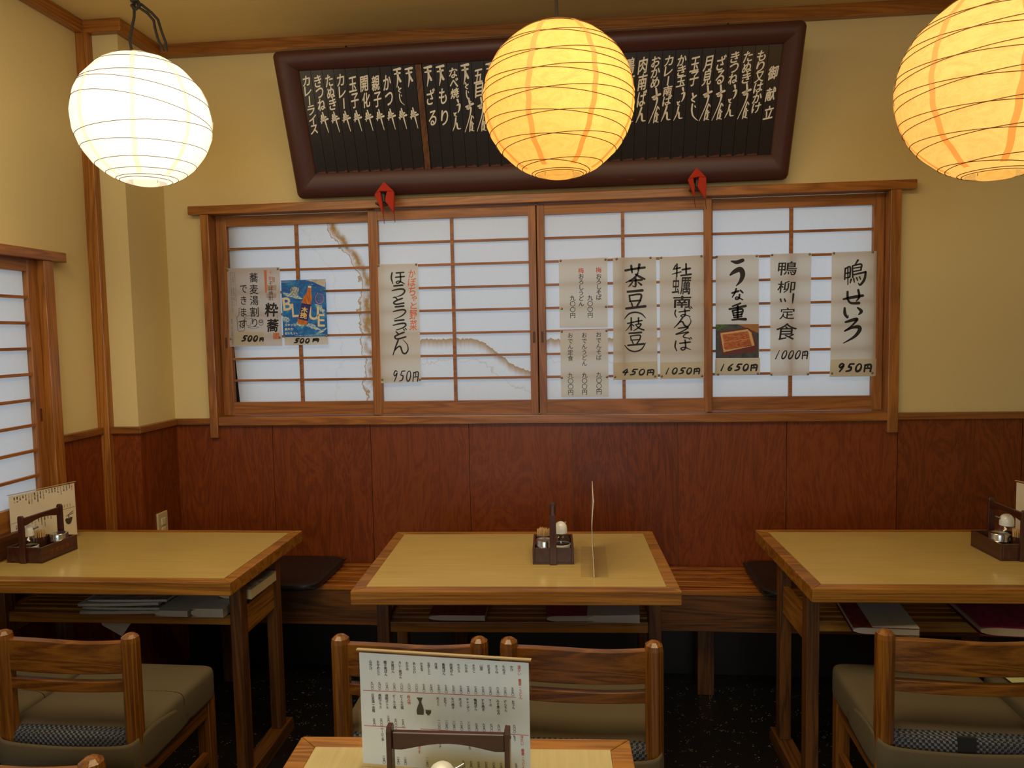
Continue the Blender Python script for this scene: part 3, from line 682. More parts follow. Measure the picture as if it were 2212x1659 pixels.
def stroke_tpl(mb, key, uc, vc, sw, n):
    k = sw/95
    for st in BR[key]:
        P = [V((uc+p[0]*k*.92, vc-p[1]*k*.92, p[2]*k*1.5)) for p in st]; Q = []
        for i in range(len(P)-1):
            a, b = P[max(i-1, 0)], P[min(i+2, len(P)-1)]; p, q = P[i], P[i+1]
            for j in range(5):
                t = j/5; Q.append(.5*((2*p)+(q-a)*t+(2*a-5*p+4*q-b)*t*t+(3*p-a-3*q+b)*t**3))
        Q.append(P[-1]); m = len(Q); L_ = []; R_ = []
        for i, p in enumerate(Q):
            d = Q[min(i+1, m-1)]-Q[max(i-1, 0)]; d = V((d.x, d.y)).normalized()
            L_.append(B(p.x-d.y*p.z/2, p.y+d.x*p.z/2, n)); R_.append(B(p.x+d.y*p.z/2, p.y-d.x*p.z/2, n))
        mb.add(L_+R_, [(i, i+1, m+i+1, m+i) for i in range(m-1)])
        for p in (Q[0], Q[-1]): mb.flat([B(p.x+p.z/2*math.cos(q*.785), p.y+p.z/2*math.sin(q*.785), n+.00002) for q in range(8)])
def slat_text(mb, tx, uc, sw):
    n = -.0168
    vv = lambda f: iv0+H_*f
    if tx == '御献立':
        for ch, f in zip(tx, (.755, .565, .40)): local_text(mb, ch, uc, vv(f+.06), vv(f-.06), sw*.70, n, .03)
        return
    head, tail = tx, None
    for tl_ in ('うどん', 'そば', 'とじ', '丼', 'ん'):
        if tx.endswith(tl_): head, tail = tx[:-len(tl_)], tl_; break
    top = .955 if len(head) > 2 else .93
    if tail == '丼': stroke_tpl(mb, '丼', uc, vv(.535), sw, n); bot = .625
    elif tail: stroke_tpl(mb, tail, uc+sw*.06, vv(.50 if tail != 'ん' else .43), sw, n); bot = .675 if tail != 'ん' else .51
    else: bot = .40
    if head.startswith('天'):
        stroke_tpl(mb, '天', uc-sw*.05, vv(.905), sw, n); head = head[1:]; top = .80
        if head == 'とじ': stroke_tpl(mb, 'とじ', uc, vv(.735), sw*.72, n); head = ''
    if head: local_text(mb, head, uc, vv(top), vv(bot), sw*.66, n, .028)
for k, (a, b) in enumerate(sl):
    uc, w_ = (a+b)/2, (b-a)
    q = [B(a+.0007, iv0, -.0235), B(b-.0007, iv0, -.0235), B(b-.0007, iv1, -.0235), B(a+.0007, iv1, -.0235)]
    s_ = obj('name_slat', MB().slab(q, bn*.006), M_SLAT, bd, bo2)
    jag = [B(a+.004, iv0+.001, -.0172), B(b-.003, iv0+.001, -.0172)]
    for j in range(6, -1, -1):
        x = a+.004+j*w_*.11; jag += [B(x+w_*.10, iv0+(.004+.009*((j*37+k*11) % 7)/7)*(.5+.5*j/6)+.002, -.0172), B(x+w_*.05, iv0+.003+.004*j/6, -.0172)]
    orn = MB().flat(jag)
    if k != len(sl)-1: obj('corner_ornament', orn, M_GOLD, s_, bo2)
    tx = NAMES[k]
    if tx:
        tm = MB()
        slat_text(tm, tx, uc, w_)
        obj('lettering', tm, M_WHITE, s_, bo2)
    if k < len(PRICE):
        tm = MB(); local_text(tm, PRICE[k], uc, iv0+H_*.33, iv0+H_*.06, w_*.52, -.0168, .0, 0)
        obj('worn_price', tm, M_FADE, s_, bo2)

# red cloth pads over the hooks that carry the board
def red_pad(pts_out, label, dx):
    def P_(px, py, y): return at(px+dx[0], py+dx[1], 1, y)
    c = P_(1505, 395, 2.95)
    r_ = empty('red_cloth_pad', c); tag(r_, label, 'cloth pad', 'red folded cloths on the board hooks')
    zfun = lambda py: 2.880+(py-360)*.00045
    def loop(y_off):
        return [P_(px, py, zfun(py)+y_off) for px, py in pts_out]
    F = loop(0.0); Bk = [p+V((0, .022, 0)) for p in F]
    n = len(F); mb = MB()
    # split the folded cloth into left leg, peak and right leg
    for idx in ((0, 1, 9, 10), (1, 2, 3, 4, 8, 9), (4, 5, 6, 7, 8)):
        mb.prism([F[i] for i in idx], V((0, .018, 0)))
    obj('folded_cloth', mb, M_REDC, r_, c, bev=.003)
    tl = MB()
    for i in (0, 6):
        p = F[i]; tl.tube([p+V((0, .012, .004)), p+V((.001, .010, -.02)), p+V((.003, .008, -.036))], .0012, 5)
    obj('tassel_cord', tl, plain('dark_red_cord', (.10, .02, .01), .8), r_, c)
    hk = MB(); a = P_(1506, 385, 2.955); b = P_(1506, 406, 2.955)
    hk.box(a.x-.012, a.x+.012, 2.912, 2.922, b.z-.004, a.z+.01).box(a.x-.030, a.x+.012, 2.922, 3.0, b.z-.010, b.z-.002)
    obj('hook', hk, M_BLACK, r_, c, bev=.002)
OUT = [(1501, 427), (1486, 387), (1505, 361), (1505, 361), (1526, 383), (1526.5, 400), (1525, 431), (1507, 403), (1510, 382), (1498, 384), (1501, 404)]
OUT[3] = (1515, 371)
red_pad(OUT, 'red folded cloth under the right part of the menu board', (0, 0))
red_pad([(1503, 425+6), (1484, 388), (1504.5, 360), (1515, 370), (1526.5, 381), (1527, 398), (1526, 428), (1507, 401), (1511, 381), (1497, 381), (1501, 404)], 'red folded cloth under the left part of the menu board', (-676, 32))

# ================================================================== POSTERS ON THE SCREENS
YF, YR = 2.9985, 3.0305      # faces of the front and rear screens
class Z:                      # measuring frame: enlarged view of a part of the photograph
    def __init__(s, x0, y0, k): s.x0, s.y0, s.k = x0, y0, k
    def __call__(s, x, y): return (s.x0+x*s.k, s.y0+y*s.k)
    def st(s, mb, pl, pts, w=1.32, **kw): brush(mb, pl, [(s.x0+p[0]*s.k, s.y0+p[1]*s.k, (p[2] if len(p) > 2 else 6)*s.k) for p in pts], w, **kw)
    def ch(s, mb, pl, c, x, y, w_, h=None, **kw): put(mb, pl, c, s.x0+x*s.k, s.y0+y*s.k, w_*s.k, (h or w_)*s.k, **kw)
    def col(s, mb, pl, t, x0, y0, x1, y1, w_, h=None, **kw): column(mb, pl, t, s.x0+x0*s.k, s.y0+y0*s.k, s.x0+x1*s.k, s.y0+y1*s.k, w_*s.k, (h or w_)*s.k, **kw)
def ell(cx, cy, rx, ry, w_, tilt=0.0, n=14, a0=-1.9):
    out = []
    for k in range(n+1):
        a = a0-2*math.pi*k/n; x, y = rx*math.cos(a), ry*math.sin(a); out.append((cx+x-tilt*y, cy+y, w_*(1+.25*math.sin(a*1.0))))
    return out
DIG = {'1': [[(.55, .02, .5), (.40, .98, .9)]], '0': [ell(.5, .5, .36, .46, 1.0)],
       '9': [[(.80, .12, .7), (.45, .02, 1), (.20, .28, 1), (.42, .50, 1), (.78, .22, .9), (.68, .60, 1), (.45, .98, .8)]],
       '5': [[(.92, .04, 1), (.40, .06, .9)], [(.40, .06, .9), (.28, .42, .9), (.68, .46, 1.1), (.66, .82, 1.1), (.12, .96, .8)]],
       '4': [[(.62, .02, .9), (.15, .56, .9), (.88, .52, .9)], [(.72, .25, .9), (.55, .98, 1)]],
       '6': [[(.75, .02, .7), (.30, .45, 1), (.28, .85, 1.1), (.62, .92, 1), (.72, .62, .9), (.32, .62, .8)]],
       '円': [[(.16, .08, 1), (.08, .98, .9)], [(.16, .10, 1), (.92, .04, 1.1), (.88, .96, 1)], [(.52, .08, .8), (.50, .50, .8)], [(.16, .54, .8), (.86, .50, .9)]]}
def price(mb, pl, zf, text, x0, y0, x1, y1, wb, slant=.35, yen=None):
    """hand written price in the box (x0,y0)-(x1,y1) of zoom frame zf"""
    n = len(text); cw = (x1-x0)/n
    for i, c in enumerate(text):
        a = x0+cw*i; k = .80; yy0, yy1 = y0, y1; sl = slant
        if c == '円': k = .86; yy0 = y0+(y1-y0)*.12; sl = .08
        for st in DIG[c]:
            pts = [(a+cw*(k*p[0]+.08)+sl*(yy1-yy0)*(.5-p[1])*.6, yy0+(yy1-yy0)*p[1], p[2]*wb) for p in st]
            zf.st(mb, pl, pts)
def poster(name, corners, y, mat, label, tacks, zf=None, group='paper signs pinned on the screens', curl=.0015):
    pl = wallplane(y); c = [pl.hit(*p) for p in corners]      # TL TR BR BL
    ctr = (c[0]+c[1]+c[2]+c[3])/4
    r_ = empty(name, ctr); tag(r_, label, 'poster', group)
    obj('sheet', MB().flat([c[3], c[2], c[1], c[0]]), mat, r_, ctr)
    for (px, py) in tacks:
        p = pl.hit(px, py)
        tk = MB(); prof = [(.0001, .0032), (.0026, .0028), (.0044, .0012), (.0048, 0.0)]; n = 12; vs = []
        for rr, hh in prof:
            for k in range(n): vs.append((p.x+rr*math.cos(2*math.pi*k/n), p.y-.0006-hh, p.z+rr*math.sin(2*math.pi*k/n)))
        tk.add(vs, [(i*n+k, i*n+(k+1) % n, (i+1)*n+(k+1) % n, (i+1)*n+k) for i in range(3) for k in range(n)])
        obj('thumbtack', tk, M_TACK, r_, ctr, smooth=True)
    def letter(mb, mat=M_INK, nm='lettering', parent=None): return obj(nm, mb, mat, parent or r_, ctr)
    return r_, pl, letter, ctr
def slip(corners, pl, root, ctr, y=.0012):
    q = [pl.hit(*p)+pl.n*y for p in corners]
    return obj('price_slip', MB().flat([q[3], q[2], q[1], q[0]]), M_SLIP, root, ctr), Plane(q[0], (1, 0, 0), (0, 0, 1))

# --- pumpkin noodle sign
zf = Z(780, 420, .30137)
r_, pl, L, ct = poster('paper_sign', [(816, 571), (903, 569), (910, 825), (823, 828)], YF-.002, M_POST2, 'tall white paper sign with black brush writing and an orange column beside it', [(817.5, 574), (899, 571.5), (826, 820), (907, 820)])
m = MB()
for st in ([(222, 562, 8), (217, 600, 9), (228, 640, 5)], [(252, 563, 8), (306, 558, 8)], [(248, 594, 8), (310, 588, 8)],
           [(281, 562, 8), (283, 600, 8), (281, 625, 8), (262, 638, 7), (252, 630, 7), (268, 621, 7), (292, 630, 7), (313, 642, 4)],
           [(236, 656, 9), (298, 650, 10)], [(222, 690, 6), (265, 680, 9), (300, 679, 10), (313, 693, 9), (295, 718, 8), (250, 736, 3)],
           [(230, 740, 5), (246, 738, 8), (262, 757, 7)], [(296, 745, 9), (252, 762, 9), (234, 777, 9), (252, 787, 9), (306, 779, 9)],
           [(246, 806, 9), (305, 800, 10)], [(230, 840, 6), (275, 829, 9), (308, 827, 10), (319, 842, 8), (292, 870, 7), (236, 894, 3)],
           [(242, 906, 9), (306, 899, 10)], [(230, 938, 6), (280, 926, 9), (312, 924, 10), (321, 938, 8), (296, 958, 7), (250, 972, 4)],
           [(252, 985, 8), (270, 1002, 7)], [(308, 988, 9), (264, 1006, 9), (242, 1021, 9), (260, 1036, 9), (320, 1021, 9)], [(306, 966, 7), (312, 976, 5)], [(318, 960, 7), (325, 970, 5)],
           [(266, 1045, 9), (247, 1095, 8), (229, 1152, 5)], [(240, 1120, 6), (262, 1095, 8), (281, 1090, 9), (290, 1112, 9), (300, 1136, 9), (320, 1139, 9), (337, 1112, 7), (330, 1075, 5), (300, 1040, 3)]):
    zf.st(m, pl, st)
price(m, pl, zf, '950円', 222, 1262, 414, 1342, 6, .2)
L(m)
m = MB()
for c, x, y, w_, h in (('か', 365, 568, 50, 55), ('ぼ', 365, 628, 56, 58), ('ち', 366, 692, 46, 66), ('ゃ', 380, 745, 38, 42), ('と', 377, 797, 46, 46), ('野', 374, 862, 52, 66), ('菜', 375, 937, 52, 72)): zf.ch(m, pl, c, x, y, w_, h, bold=.008, fit=True, shear=.08)
L(m, M_ORG, 'orange_lettering')

# --- plum and oden sheets
zu = Z(1190, 540, .205)
r_, pl, L, ct = poster('paper_sign', [(1207, 561), (1312, 556), (1313, 707), (1209, 708)], YF-.002, M_POST2, 'white sheet with two red characters heading two black columns, above the all-black sheet', [(1211, 563.5), (1308, 561), (1213.5, 667), (1309, 663)])
for t_, x, y0, y1 in (('おろしそば', 503, 278, 500), ('九〇〇円', 412, 505, 688), ('おろしうどん', 317, 278, 568), ('九〇〇円', 228, 508, 690)):
    m = MB(); zu.col(m, pl, t_, x, y0, x+1, y1, 59, bold=.012); L(m)
for x, y in ((502, 213), (316, 218)): m = MB(); zu.ch(m, pl, '梅', x, y, 60, bold=.012); L(m, M_RED, 'red_lettering')
r_, pl, L, ct = poster('paper_sign', [(1210, 714), (1313, 711), (1315, 857), (1212, 858)], YF-.003, M_POST2, 'white sheet with three black columns, pinned directly under the sheet with red characters', [(1213.5, 716.5), (1310, 714.5), (1213.5, 816), (1311, 814.5)])
for t_, x, y0, y1 in (('おでんそば', 502, 893, 1135), ('おでんうどん', 350, 898, 1195), ('おでん定食', 203, 900, 1142)):
    m = MB(); zu.col(m, pl, t_, x, y0, x+2, y1, 58, bold=.006); L(m); m = MB(); zu.col(m, pl, '九〇〇円', x+3, y0+422, x+4, y0+600, 60, bold=.006); L(m)

# --- green soy bean sign, oyster sign
zc = Z(1140, 420, .3013)
r_, pl, L, ct = poster('paper_sign', [(1324, 557), (1417, 555), (1421, 819), (1325, 821)], YF-.002, M_POST, 'tall aged paper sign with bold brush characters and bracketed writing, right of the small sheets', [(1332, 559.5), (1405, 557), (1328.5, 814.5), (1415, 813)])
m = MB()
def kanji(m, zf, strokes, x0=0, y0=0, sx=1, sy=1, w=1.0):
    for st in strokes: zf.st(m, pl, [(x0+p[0]*sx, y0+p[1]*sy, (p[2] if len(p) > 2 else 9)*w) for p in st])
kanji(m, zc, [[(700, 545, 13), (770, 533, 12), (838, 524, 13)], [(742, 512, 13), (748, 560, 9)], [(800, 503, 15), (792, 550, 8)], [(790, 562, 9), (762, 600, 11), (704, 632, 5)], [(772, 572, 8), (806, 592, 13), (838, 607, 10)],
              [(724, 622, 10), (818, 612, 12)], [(772, 595, 11), (774, 640, 12), (770, 662, 9), (752, 655, 5)], [(750, 630, 8), (735, 650, 9), (722, 662, 4)], [(792, 630, 7), (814, 648, 12)]])
kanji(m, zc, [[(716, 698, 12), (822, 688, 14)], [(728, 725, 9), (734, 768, 10)], [(728, 725, 9), (810, 717, 11), (806, 762, 11)], [(734, 766, 9), (808, 760, 10)], [(744, 778, 9), (752, 806, 9)], [(800, 772, 11), (780, 806, 10)], [(706, 818, 13), (842, 802, 15)]])
zc.st(m, pl, [(694, 892, 4), (725, 857, 9), (770, 845, 9), (815, 856, 8), (845, 886, 4)])
kanji(m, zc, [[(716, 925, 8), (762, 915, 9)], [(742, 885, 9), (742, 972, 9)], [(742, 925, 8), (724, 955, 6), (702, 978, 3)], [(745, 930, 6), (760, 942, 7)], [(772, 912, 8), (818, 904, 9)], [(794, 885, 9), (794, 930, 8)], [(772, 934, 7), (812, 928, 8), (794, 955, 8), (758, 978, 4)], [(778, 940, 6), (800, 960, 8), (832, 972, 9)]])
kanji(m, zc, [[(716, 698, 12), (822, 688, 14)], [(728, 725, 9), (734, 768, 10)], [(728, 725, 9), (810, 717, 11), (806, 762, 11)], [(734, 766, 9), (808, 760, 10)], [(744, 778, 9), (752, 806, 9)], [(800, 772, 11), (780, 806, 10)], [(706, 818, 13), (842, 802, 15)]], 775-774*.83, 1035-752*.72, .83, .72, .75)
zc.st(m, pl, [(694, 1080, 4), (725, 1114, 8), (768, 1126, 8), (815, 1110, 8), (845, 1064, 4)])
L(m)
s_, sp = slip([(1324, 783), (1420, 780), (1421, 819), (1325, 821)], pl, r_, ct)
m = MB(); price(m, sp, zc, '450円', 672, 1252, 908, 1295, 8, .55); L(m, M_INK, 'lettering', s_)
r_, pl, L, ct = poster('paper_sign', [(1425, 556), (1520, 551), (1521, 817), (1426, 819)], YF-.003, M_POST, 'tall aged paper sign with dense brush writing beside the third screen right stile', [(1428.5, 557), (1515, 553.5), (1429.5, 813), (1516.5, 812)])
m = MB()
kanji(m, zc, [[(1060, 510, 9), (1042, 540, 5)], [(1050, 535, 8), (1092, 526, 9)], [(1070, 500, 10), (1068, 590, 8)], [(1036, 572, 5), (1098, 555, 8)], [(1108, 540, 10), (1164, 530, 11)], [(1135, 498, 10), (1136, 574, 10)], [(1098, 582, 9), (1170, 572, 11)]])
for c, x, y, w_, h in (('虫', 1062, 655, 52, 118), ('厲', 1132, 655, 72, 122), ('南', 1106, 770, 124, 84)): zc.ch(m, pl, c, x, y, w_, h, bold=.022, fit=True, shear=.05)
for st in ([(1060, 830, 8), (1055, 855, 8), (1066, 882, 5)], [(1085, 843, 7), (1160, 832, 8)], [(1126, 822, 8), (1128, 866, 8), (1108, 878, 7), (1098, 868, 6), (1122, 862, 7), (1165, 876, 4)], [(1158, 812, 7), (1166, 822, 5)], [(1170, 806, 7), (1178, 817, 5)],
           [(1112, 880, 9), (1078, 928, 7), (1048, 956, 4)], [(1066, 938, 5), (1092, 914, 8), (1110, 914, 9), (1124, 938, 10), (1148, 946, 9), (1170, 910, 5), (1158, 880, 3)],
           [(1080, 960, 8), (1150, 952, 9), (1112, 980, 7), (1060, 1004, 6), (1152, 986, 8), (1122, 1006, 7), (1118, 1024, 8), (1152, 1030, 5)],
           [(1062, 1052, 8), (1056, 1090, 9), (1068, 1122, 5)], [(1090, 1068, 8), (1165, 1058, 9)], [(1128, 1044, 9), (1131, 1100, 9), (1110, 1116, 8), (1098, 1104, 7), (1125, 1096, 7), (1168, 1114, 4)], [(1156, 1032, 7), (1164, 1042, 5)], [(1168, 1026, 7), (1176, 1036, 5)]): zc.st(m, pl, st)
L(m)
s_, sp = slip([(1426, 783), (1520.5, 780), (1521, 817), (1426, 819)], pl, r_, ct)
m = MB(); price(m, sp, zc, '1050円', 978, 1242, 1236, 1288, 8, .5); L(m, M_INK, 'lettering', s_)

# --- eel box sign with a photograph
zr = Z(1500, 370, .34965)
r_, pl, L, ct = poster('paper_sign', [(1546, 552), (1639, 550), (1640, 809), (1546, 811)], YR-.002, M_POST2, 'paper sign carrying a colour picture of grilled eel in a box', [(1548, 555), (1634.5, 553)])
m = MB()
for st in ([(230, 556, 8), (262, 562, 18), (298, 550, 17)], [(222, 640, 9), (250, 618, 20), (284, 606, 24), (298, 636, 24), (286, 676, 16), (258, 708, 4)],
           [(233, 752, 9), (272, 740, 10)], [(258, 726, 9), (250, 750, 8), (234, 778, 5)], [(284, 736, 9), (299, 750, 8)], [(279, 762, 9), (274, 786, 9), (254, 790, 7), (262, 776, 6), (298, 794, 6)],
           [(284, 816, 9), (236, 834, 8)], [(216, 852, 9), (316, 832, 12)], [(236, 862, 9), (242, 892, 8)], [(236, 862, 8), (296, 852, 10), (291, 886, 9)], [(242, 876, 7), (292, 868, 8)], [(242, 891, 8), (290, 884, 8)], [(267, 826, 10), (267, 912, 10)], [(244, 903, 8), (292, 897, 8)], [(234, 918, 9), (270, 914, 10), (316, 914, 14)]): zr.st(m, pl, st)
L(m)
pic = [zr(131, 946), zr(397, 944), zr(397, 1152), zr(131, 1154)]
q = [pl.hit(*p)+pl.n*.0012 for p in pic]
ph = obj('food_picture', MB().slab([q[3], q[2], q[1], q[0]], V((0, .0005, 0))), art_mat('picture_backdrop', [(.35, (.02, .022, .03)), (.55, (.07, .075, .08)), (.75, (.035, .03, .045))], (9, 9, 9)), r_, ct)
pp = Plane(q[0], (1, 0, 0), (0, 0, 1))
def pa(pts, mat, nm, lift): m = MB(); patch(m, pp, [zr(*p) for p in pts], lift); obj(nm, m, mat, ph, ct)
pa([(131, 946), (215, 945), (170, 985), (131, 982)], art_mat('picture_leaves', [(.4, (.02, .05, .012)), (.6, (.10, .19, .05))], (60, 60, 60)), 'leaves', .0003)
pa([(265, 945), (397, 944), (397, 1000), (330, 972)], plain('picture_chopsticks', (.38, .17, .05)), 'chopsticks', .0003)
pa([(148, 990), (330, 966), (362, 990), (386, 1080), (384, 1112), (178, 1142), (165, 1120)], plain('picture_box', (.13, .025, .022), .4), 'lacquer_box', .0004)
pa([(160, 1000), (328, 976), (352, 996), (372, 1076), (180, 1118)], art_mat('picture_rice', [(.4, (.60, .36, .12)), (.6, (.72, .52, .22))], (120, 120, 120)), 'rice', .0005)
pa([(172, 1010), (330, 988), (344, 1032), (182, 1056)], art_mat('picture_eel', [(.3, (.20, .035, .010)), (.5, (.46, .11, .025)), (.72, (.68, .26, .08))], (30, 30, 90)), 'eel', .0006)
pa([(182, 1058), (344, 1035), (356, 1078), (194, 1104), (180, 1090)], bpy.data.materials['picture_eel'], 'eel', .0006)
s_, sp = slip([zr(128, 1160), zr(407, 1152), zr(404, 1252), zr(126, 1262)], pl, r_, ct)
m = MB(); price(m, sp, zr, '1650円', 152, 1190, 390, 1232, 8, .5); L(m, M_INK, 'lettering', s_)
for (px, py) in ((146, 1256), (392, 1250)):
    p = sp.hit(*zr(px, py)); tk = MB(); n = 12
    tk.add([(p.x+rr*math.cos(2*math.pi*k/n), p.y-hh, p.z+rr*math.sin(2*math.pi*k/n)) for rr, hh in ((.0001, .0032), (.0026, .0028), (.0044, .0012), (.0048, 0)) for k in range(n)], [(i*n+k, i*n+(k+1) % n, (i+1)*n+(k+1) % n, (i+1)*n+k) for i in range(3) for k in range(n)])
    obj('thumbtack', tk, M_TACK, r_, ct, smooth=True)

# --- duck and willow set, duck seiro
r_, pl, L, ct = poster('paper_sign', [(1664, 549), (1753, 546), (1748, 811), (1664, 812)], YR-.002, M_POST2, 'paper sign with thin widely spaced brush characters between eel sign and rightmost sign', [(1668, 551), (1749, 549.5), (1666, 809), (1745, 808)])
m = MB()
for c, x, y, w_, h in (('鴨', 575, 600, 116, 84), ('柳', 568, 714, 108, 72), ('定', 574, 878, 92, 70), ('食', 568, 990, 128, 102)): zr.ch(m, pl, c, x, y, w_, h, bold=.008, fit=True, shear=.10)
for st in ([(532, 790, 8), (536, 806, 6)], [(556, 788, 6), (562, 803, 8)], [(612, 758, 9), (608, 795, 8), (606, 818, 3)]): zr.st(m, pl, st)
price(m, pl, zr, '1000円', 494, 1106, 702, 1160, 6, .6)
L(m)
r_, pl, L, ct = poster('paper_sign', [(1797, 545), (1894, 542), (1891, 813), (1793, 814)], YR-.002, M_POST, 'rightmost paper sign with bold brush writing beside the window right post', [(1801, 547), (1885, 544.5), (1797, 806.5), (1884, 805.5)])
m = MB()
kanji(m, zr, [[(932, 600, 8), (928, 668, 7)], [(932, 602, 7), (962, 592, 9), (960, 650, 8)], [(932, 632, 6), (960, 626, 7)], [(930, 660, 6), (960, 654, 7)], [(948, 600, 7), (948, 700, 5)],
              [(1010, 550, 10), (992, 578, 6)], [(976, 585, 7), (978, 655, 8)], [(976, 585, 7), (1030, 574, 9), (1028, 608, 8)], [(978, 600, 6), (1028, 592, 7)], [(978, 620, 6), (1030, 610, 7)], [(978, 640, 7), (1058, 622, 10)], [(1058, 622, 10), (1050, 668, 12), (1024, 702, 10), (1012, 690, 4)],
              [(968, 668, 9), (962, 690, 5)], [(984, 664, 8), (988, 686, 5)], [(1002, 658, 8), (1008, 676, 5)], [(1020, 652, 7), (1026, 668, 5)]])
for st in ([(920, 790, 8), (968, 780, 14), (1040, 768, 13)], [(1012, 734, 11), (1018, 775, 11), (1000, 802, 5)], [(946, 745, 11), (948, 790, 11), (968, 814, 11), (1016, 814, 14)],
           [(928, 845, 10), (930, 880, 15), (946, 905, 8), (950, 888, 3)], [(1008, 843, 8), (1031, 865, 16), (1014, 886, 5)],
           [(934, 932, 10), (984, 917, 16), (1006, 916, 12), (968, 958, 8), (926, 988, 6), (975, 966, 12), (1014, 962, 18), (1020, 982, 18), (988, 1022, 13), (920, 1062, 4)]): zr.st(m, pl, st)
L(m)
s_, sp = slip([zr(842, 1162), zr(1124, 1158), zr(1120, 1264), zr(834, 1270)], pl, r_, ct)
m = MB(); price(m, sp, zr, '950円', 880, 1188, 1096, 1238, 9, .5); L(m, M_INK, 'lettering', s_)

# --- buckwheat spirit sheet (leftmost)
zl = Z(480, 560, .12054)
r_, pl, L, ct = poster('paper_sign', [(490, 580), (604, 577), (610, 747), (496, 749)], YR-.002, poster_mat('greyish_poster', (.80, .73, .66)), 'leftmost printed sheet with a line drawing of bottle and glass, beside the blue poster', [(491.5, 584), (600, 581), (498.5, 732), (604.5, 729)])
m = MB()
for c, y in zip('蕎麦湯割り', (330, 540, 740, 945, 1140)): zl.ch(m, pl, c, 565+(y-330)*.02, y, 150, 170, bold=.012, fit=(c != 'り'))
L(m); m = MB()
for c, y in zip('できます', (530, 740, 950, 1160)): zl.ch(m, pl, c, 380, y, 135, 170, bold=.012)
L(m); m = MB()
zl.col(m, pl, 'そば焼酎', 868, 432, 872, 700, 82, bold=.004)
zl.ch(m, pl, '粋', 885, 905, 225, 240, bold=.03, fit=True, shear=.1); zl.ch(m, pl, '蕎', 905, 1185, 205, 225, bold=.028, fit=True, shear=.1)
zl.col(m, pl, 'いっきょう', 985, 975, 988, 1110, 28)
L(m)
for t_, x0, y0, x1, y1, w_ in (('そば本来の味わいにこだわり、そばそば屋だけで', 222, 240, 255, 820, 22), ('造った本格焼酎です。十割そば焼酎「粋蕎」でしか', 185, 240, 220, 830, 22), ('味わえないすっきりとした本格の味を、是非一度お試しください。', 148, 240, 190, 970, 21), ('製造元　十割そば焼酎そば製造所', 172, 1080, 188, 1520, 24)):
    m = MB(); zl.col(m, pl, t_, x0, y0, x1, y1, w_); L(m, M_GREY, 'small_print')
m = MB()
for st in ([(300, 885, 5), (300, 1000, 5), (270, 1030, 6), (265, 1060, 6), (285, 1270, 6), (345, 1285, 6), (400, 1265, 6), (400, 1060, 6), (385, 1030, 6), (352, 1000, 5), (350, 885, 5), (300, 885, 5)], [(300, 960, 4), (352, 955, 4)], [(300, 1120, 14), (370, 1105, 14)], [(310, 1180, 12), (365, 1225, 12)], [(335, 1130, 12), (320, 1240, 10)],
           [(415, 1030, 5), (440, 1180, 5), (480, 1190, 5), (510, 1170, 5), (522, 1025, 5), (470, 1015, 5), (415, 1030, 5)], [(420, 1060, 4), (470, 1070, 4), (518, 1052, 4)], [(460, 1220, 5), (560, 1240, 5), (660, 1220, 5), (560, 1205, 5), (460, 1220, 5)], ell(695, 1130, 40, 55, 6), ell(695, 1115, 25, 22, 10)): zl.st(m, pl, st)
L(m, M_GREY, 'bottle_drawing')
m = MB(); zl.ch(m, pl, '十', 865, 238, 75, fit=False, bold=.008); zl.ch(m, pl, '割', 868, 345, 80, bold=.008)
patch(m, pl, [zl(748, 195), zl(798, 193), zl(803, 600), zl(770, 600)]); L(m, plain('coral_print', (.62, .20, .10)), 'red_banner')
m = MB()
for a, b, c, d in ((905, 320, 945, 415), (805, 462, 972, 560), (790, 610, 972, 690)): patch(m, pl, [zl(a, b), zl(c, b), zl(c, d), zl(a, d)], .0002)
L(m, plain('mauve_print', (.46, .36, .34)), 'pale_blocks')
m = MB(); patch(m, pl, [zl(912, 1322), zl(1022, 1320), zl(1025, 1430), zl(914, 1432)]); st_ = L(m, plain('seal_red', (.60, .14, .06)), 'seal')
m = MB(); zl.col(m, pl, '蔵川', 940, 1350, 942, 1402, 48, lift=.0009); zl.col(m, pl, 'そば蔵', 995, 1340, 996, 1410, 40, lift=.0009); L(m, M_SLIP, 'seal_lettering', st_)
s_, sp = slip([zl(225, 1300), zl(752, 1300), zl(755, 1528), zl(222, 1530)], pl, r_, ct)
m = MB(); price(m, sp, zl, '500', 350, 1368, 652, 1470, 22, .5); price(m, sp, zl, '円', 665, 1400, 742, 1470, 18, .2); L(m, M_INK, 'lettering', s_)

# --- blue drink poster
r_, pl, L, ct = poster('drink_poster', [(607, 606), (703, 603), (708, 727), (612, 728)], YR-.003, art_mat('poster_water', [(.30, (.002, .07, .36)), (.52, (.006, .16, .56)), (.64, (.03, .30, .62)), (.74, (.45, .64, .74))], (9, 9, 14), 2.0), 'blue drink poster with big cream letters and an orange bottle', [(700, 627), (614, 727), (705, 725.5)], group=None)
def pt(pts, mat, nm, lift=.0003, par=None): m = MB(); patch(m, pl, [zl(*p) for p in pts], lift); return L(m, mat, nm, par)
M_SPL = art_mat('splash_white', [(.42, (.10, .32, .55)), (.58, (.62, .72, .76))], (40, 40, 60)); M_CREAM = plain('cream_print', (.76, .68, .50), .5)
pt([(1480, 372), (1850, 360), (1848, 500), (1760, 470), (1640, 410)], art_mat('poster_pale_grey', [(.35, (.40, .38, .36)), (.65, (.62, .60, .58))], (14, 14, 14)), 'pale_corner')  # grey-white patch in the poster's upper right corner
rs = random.Random(5)
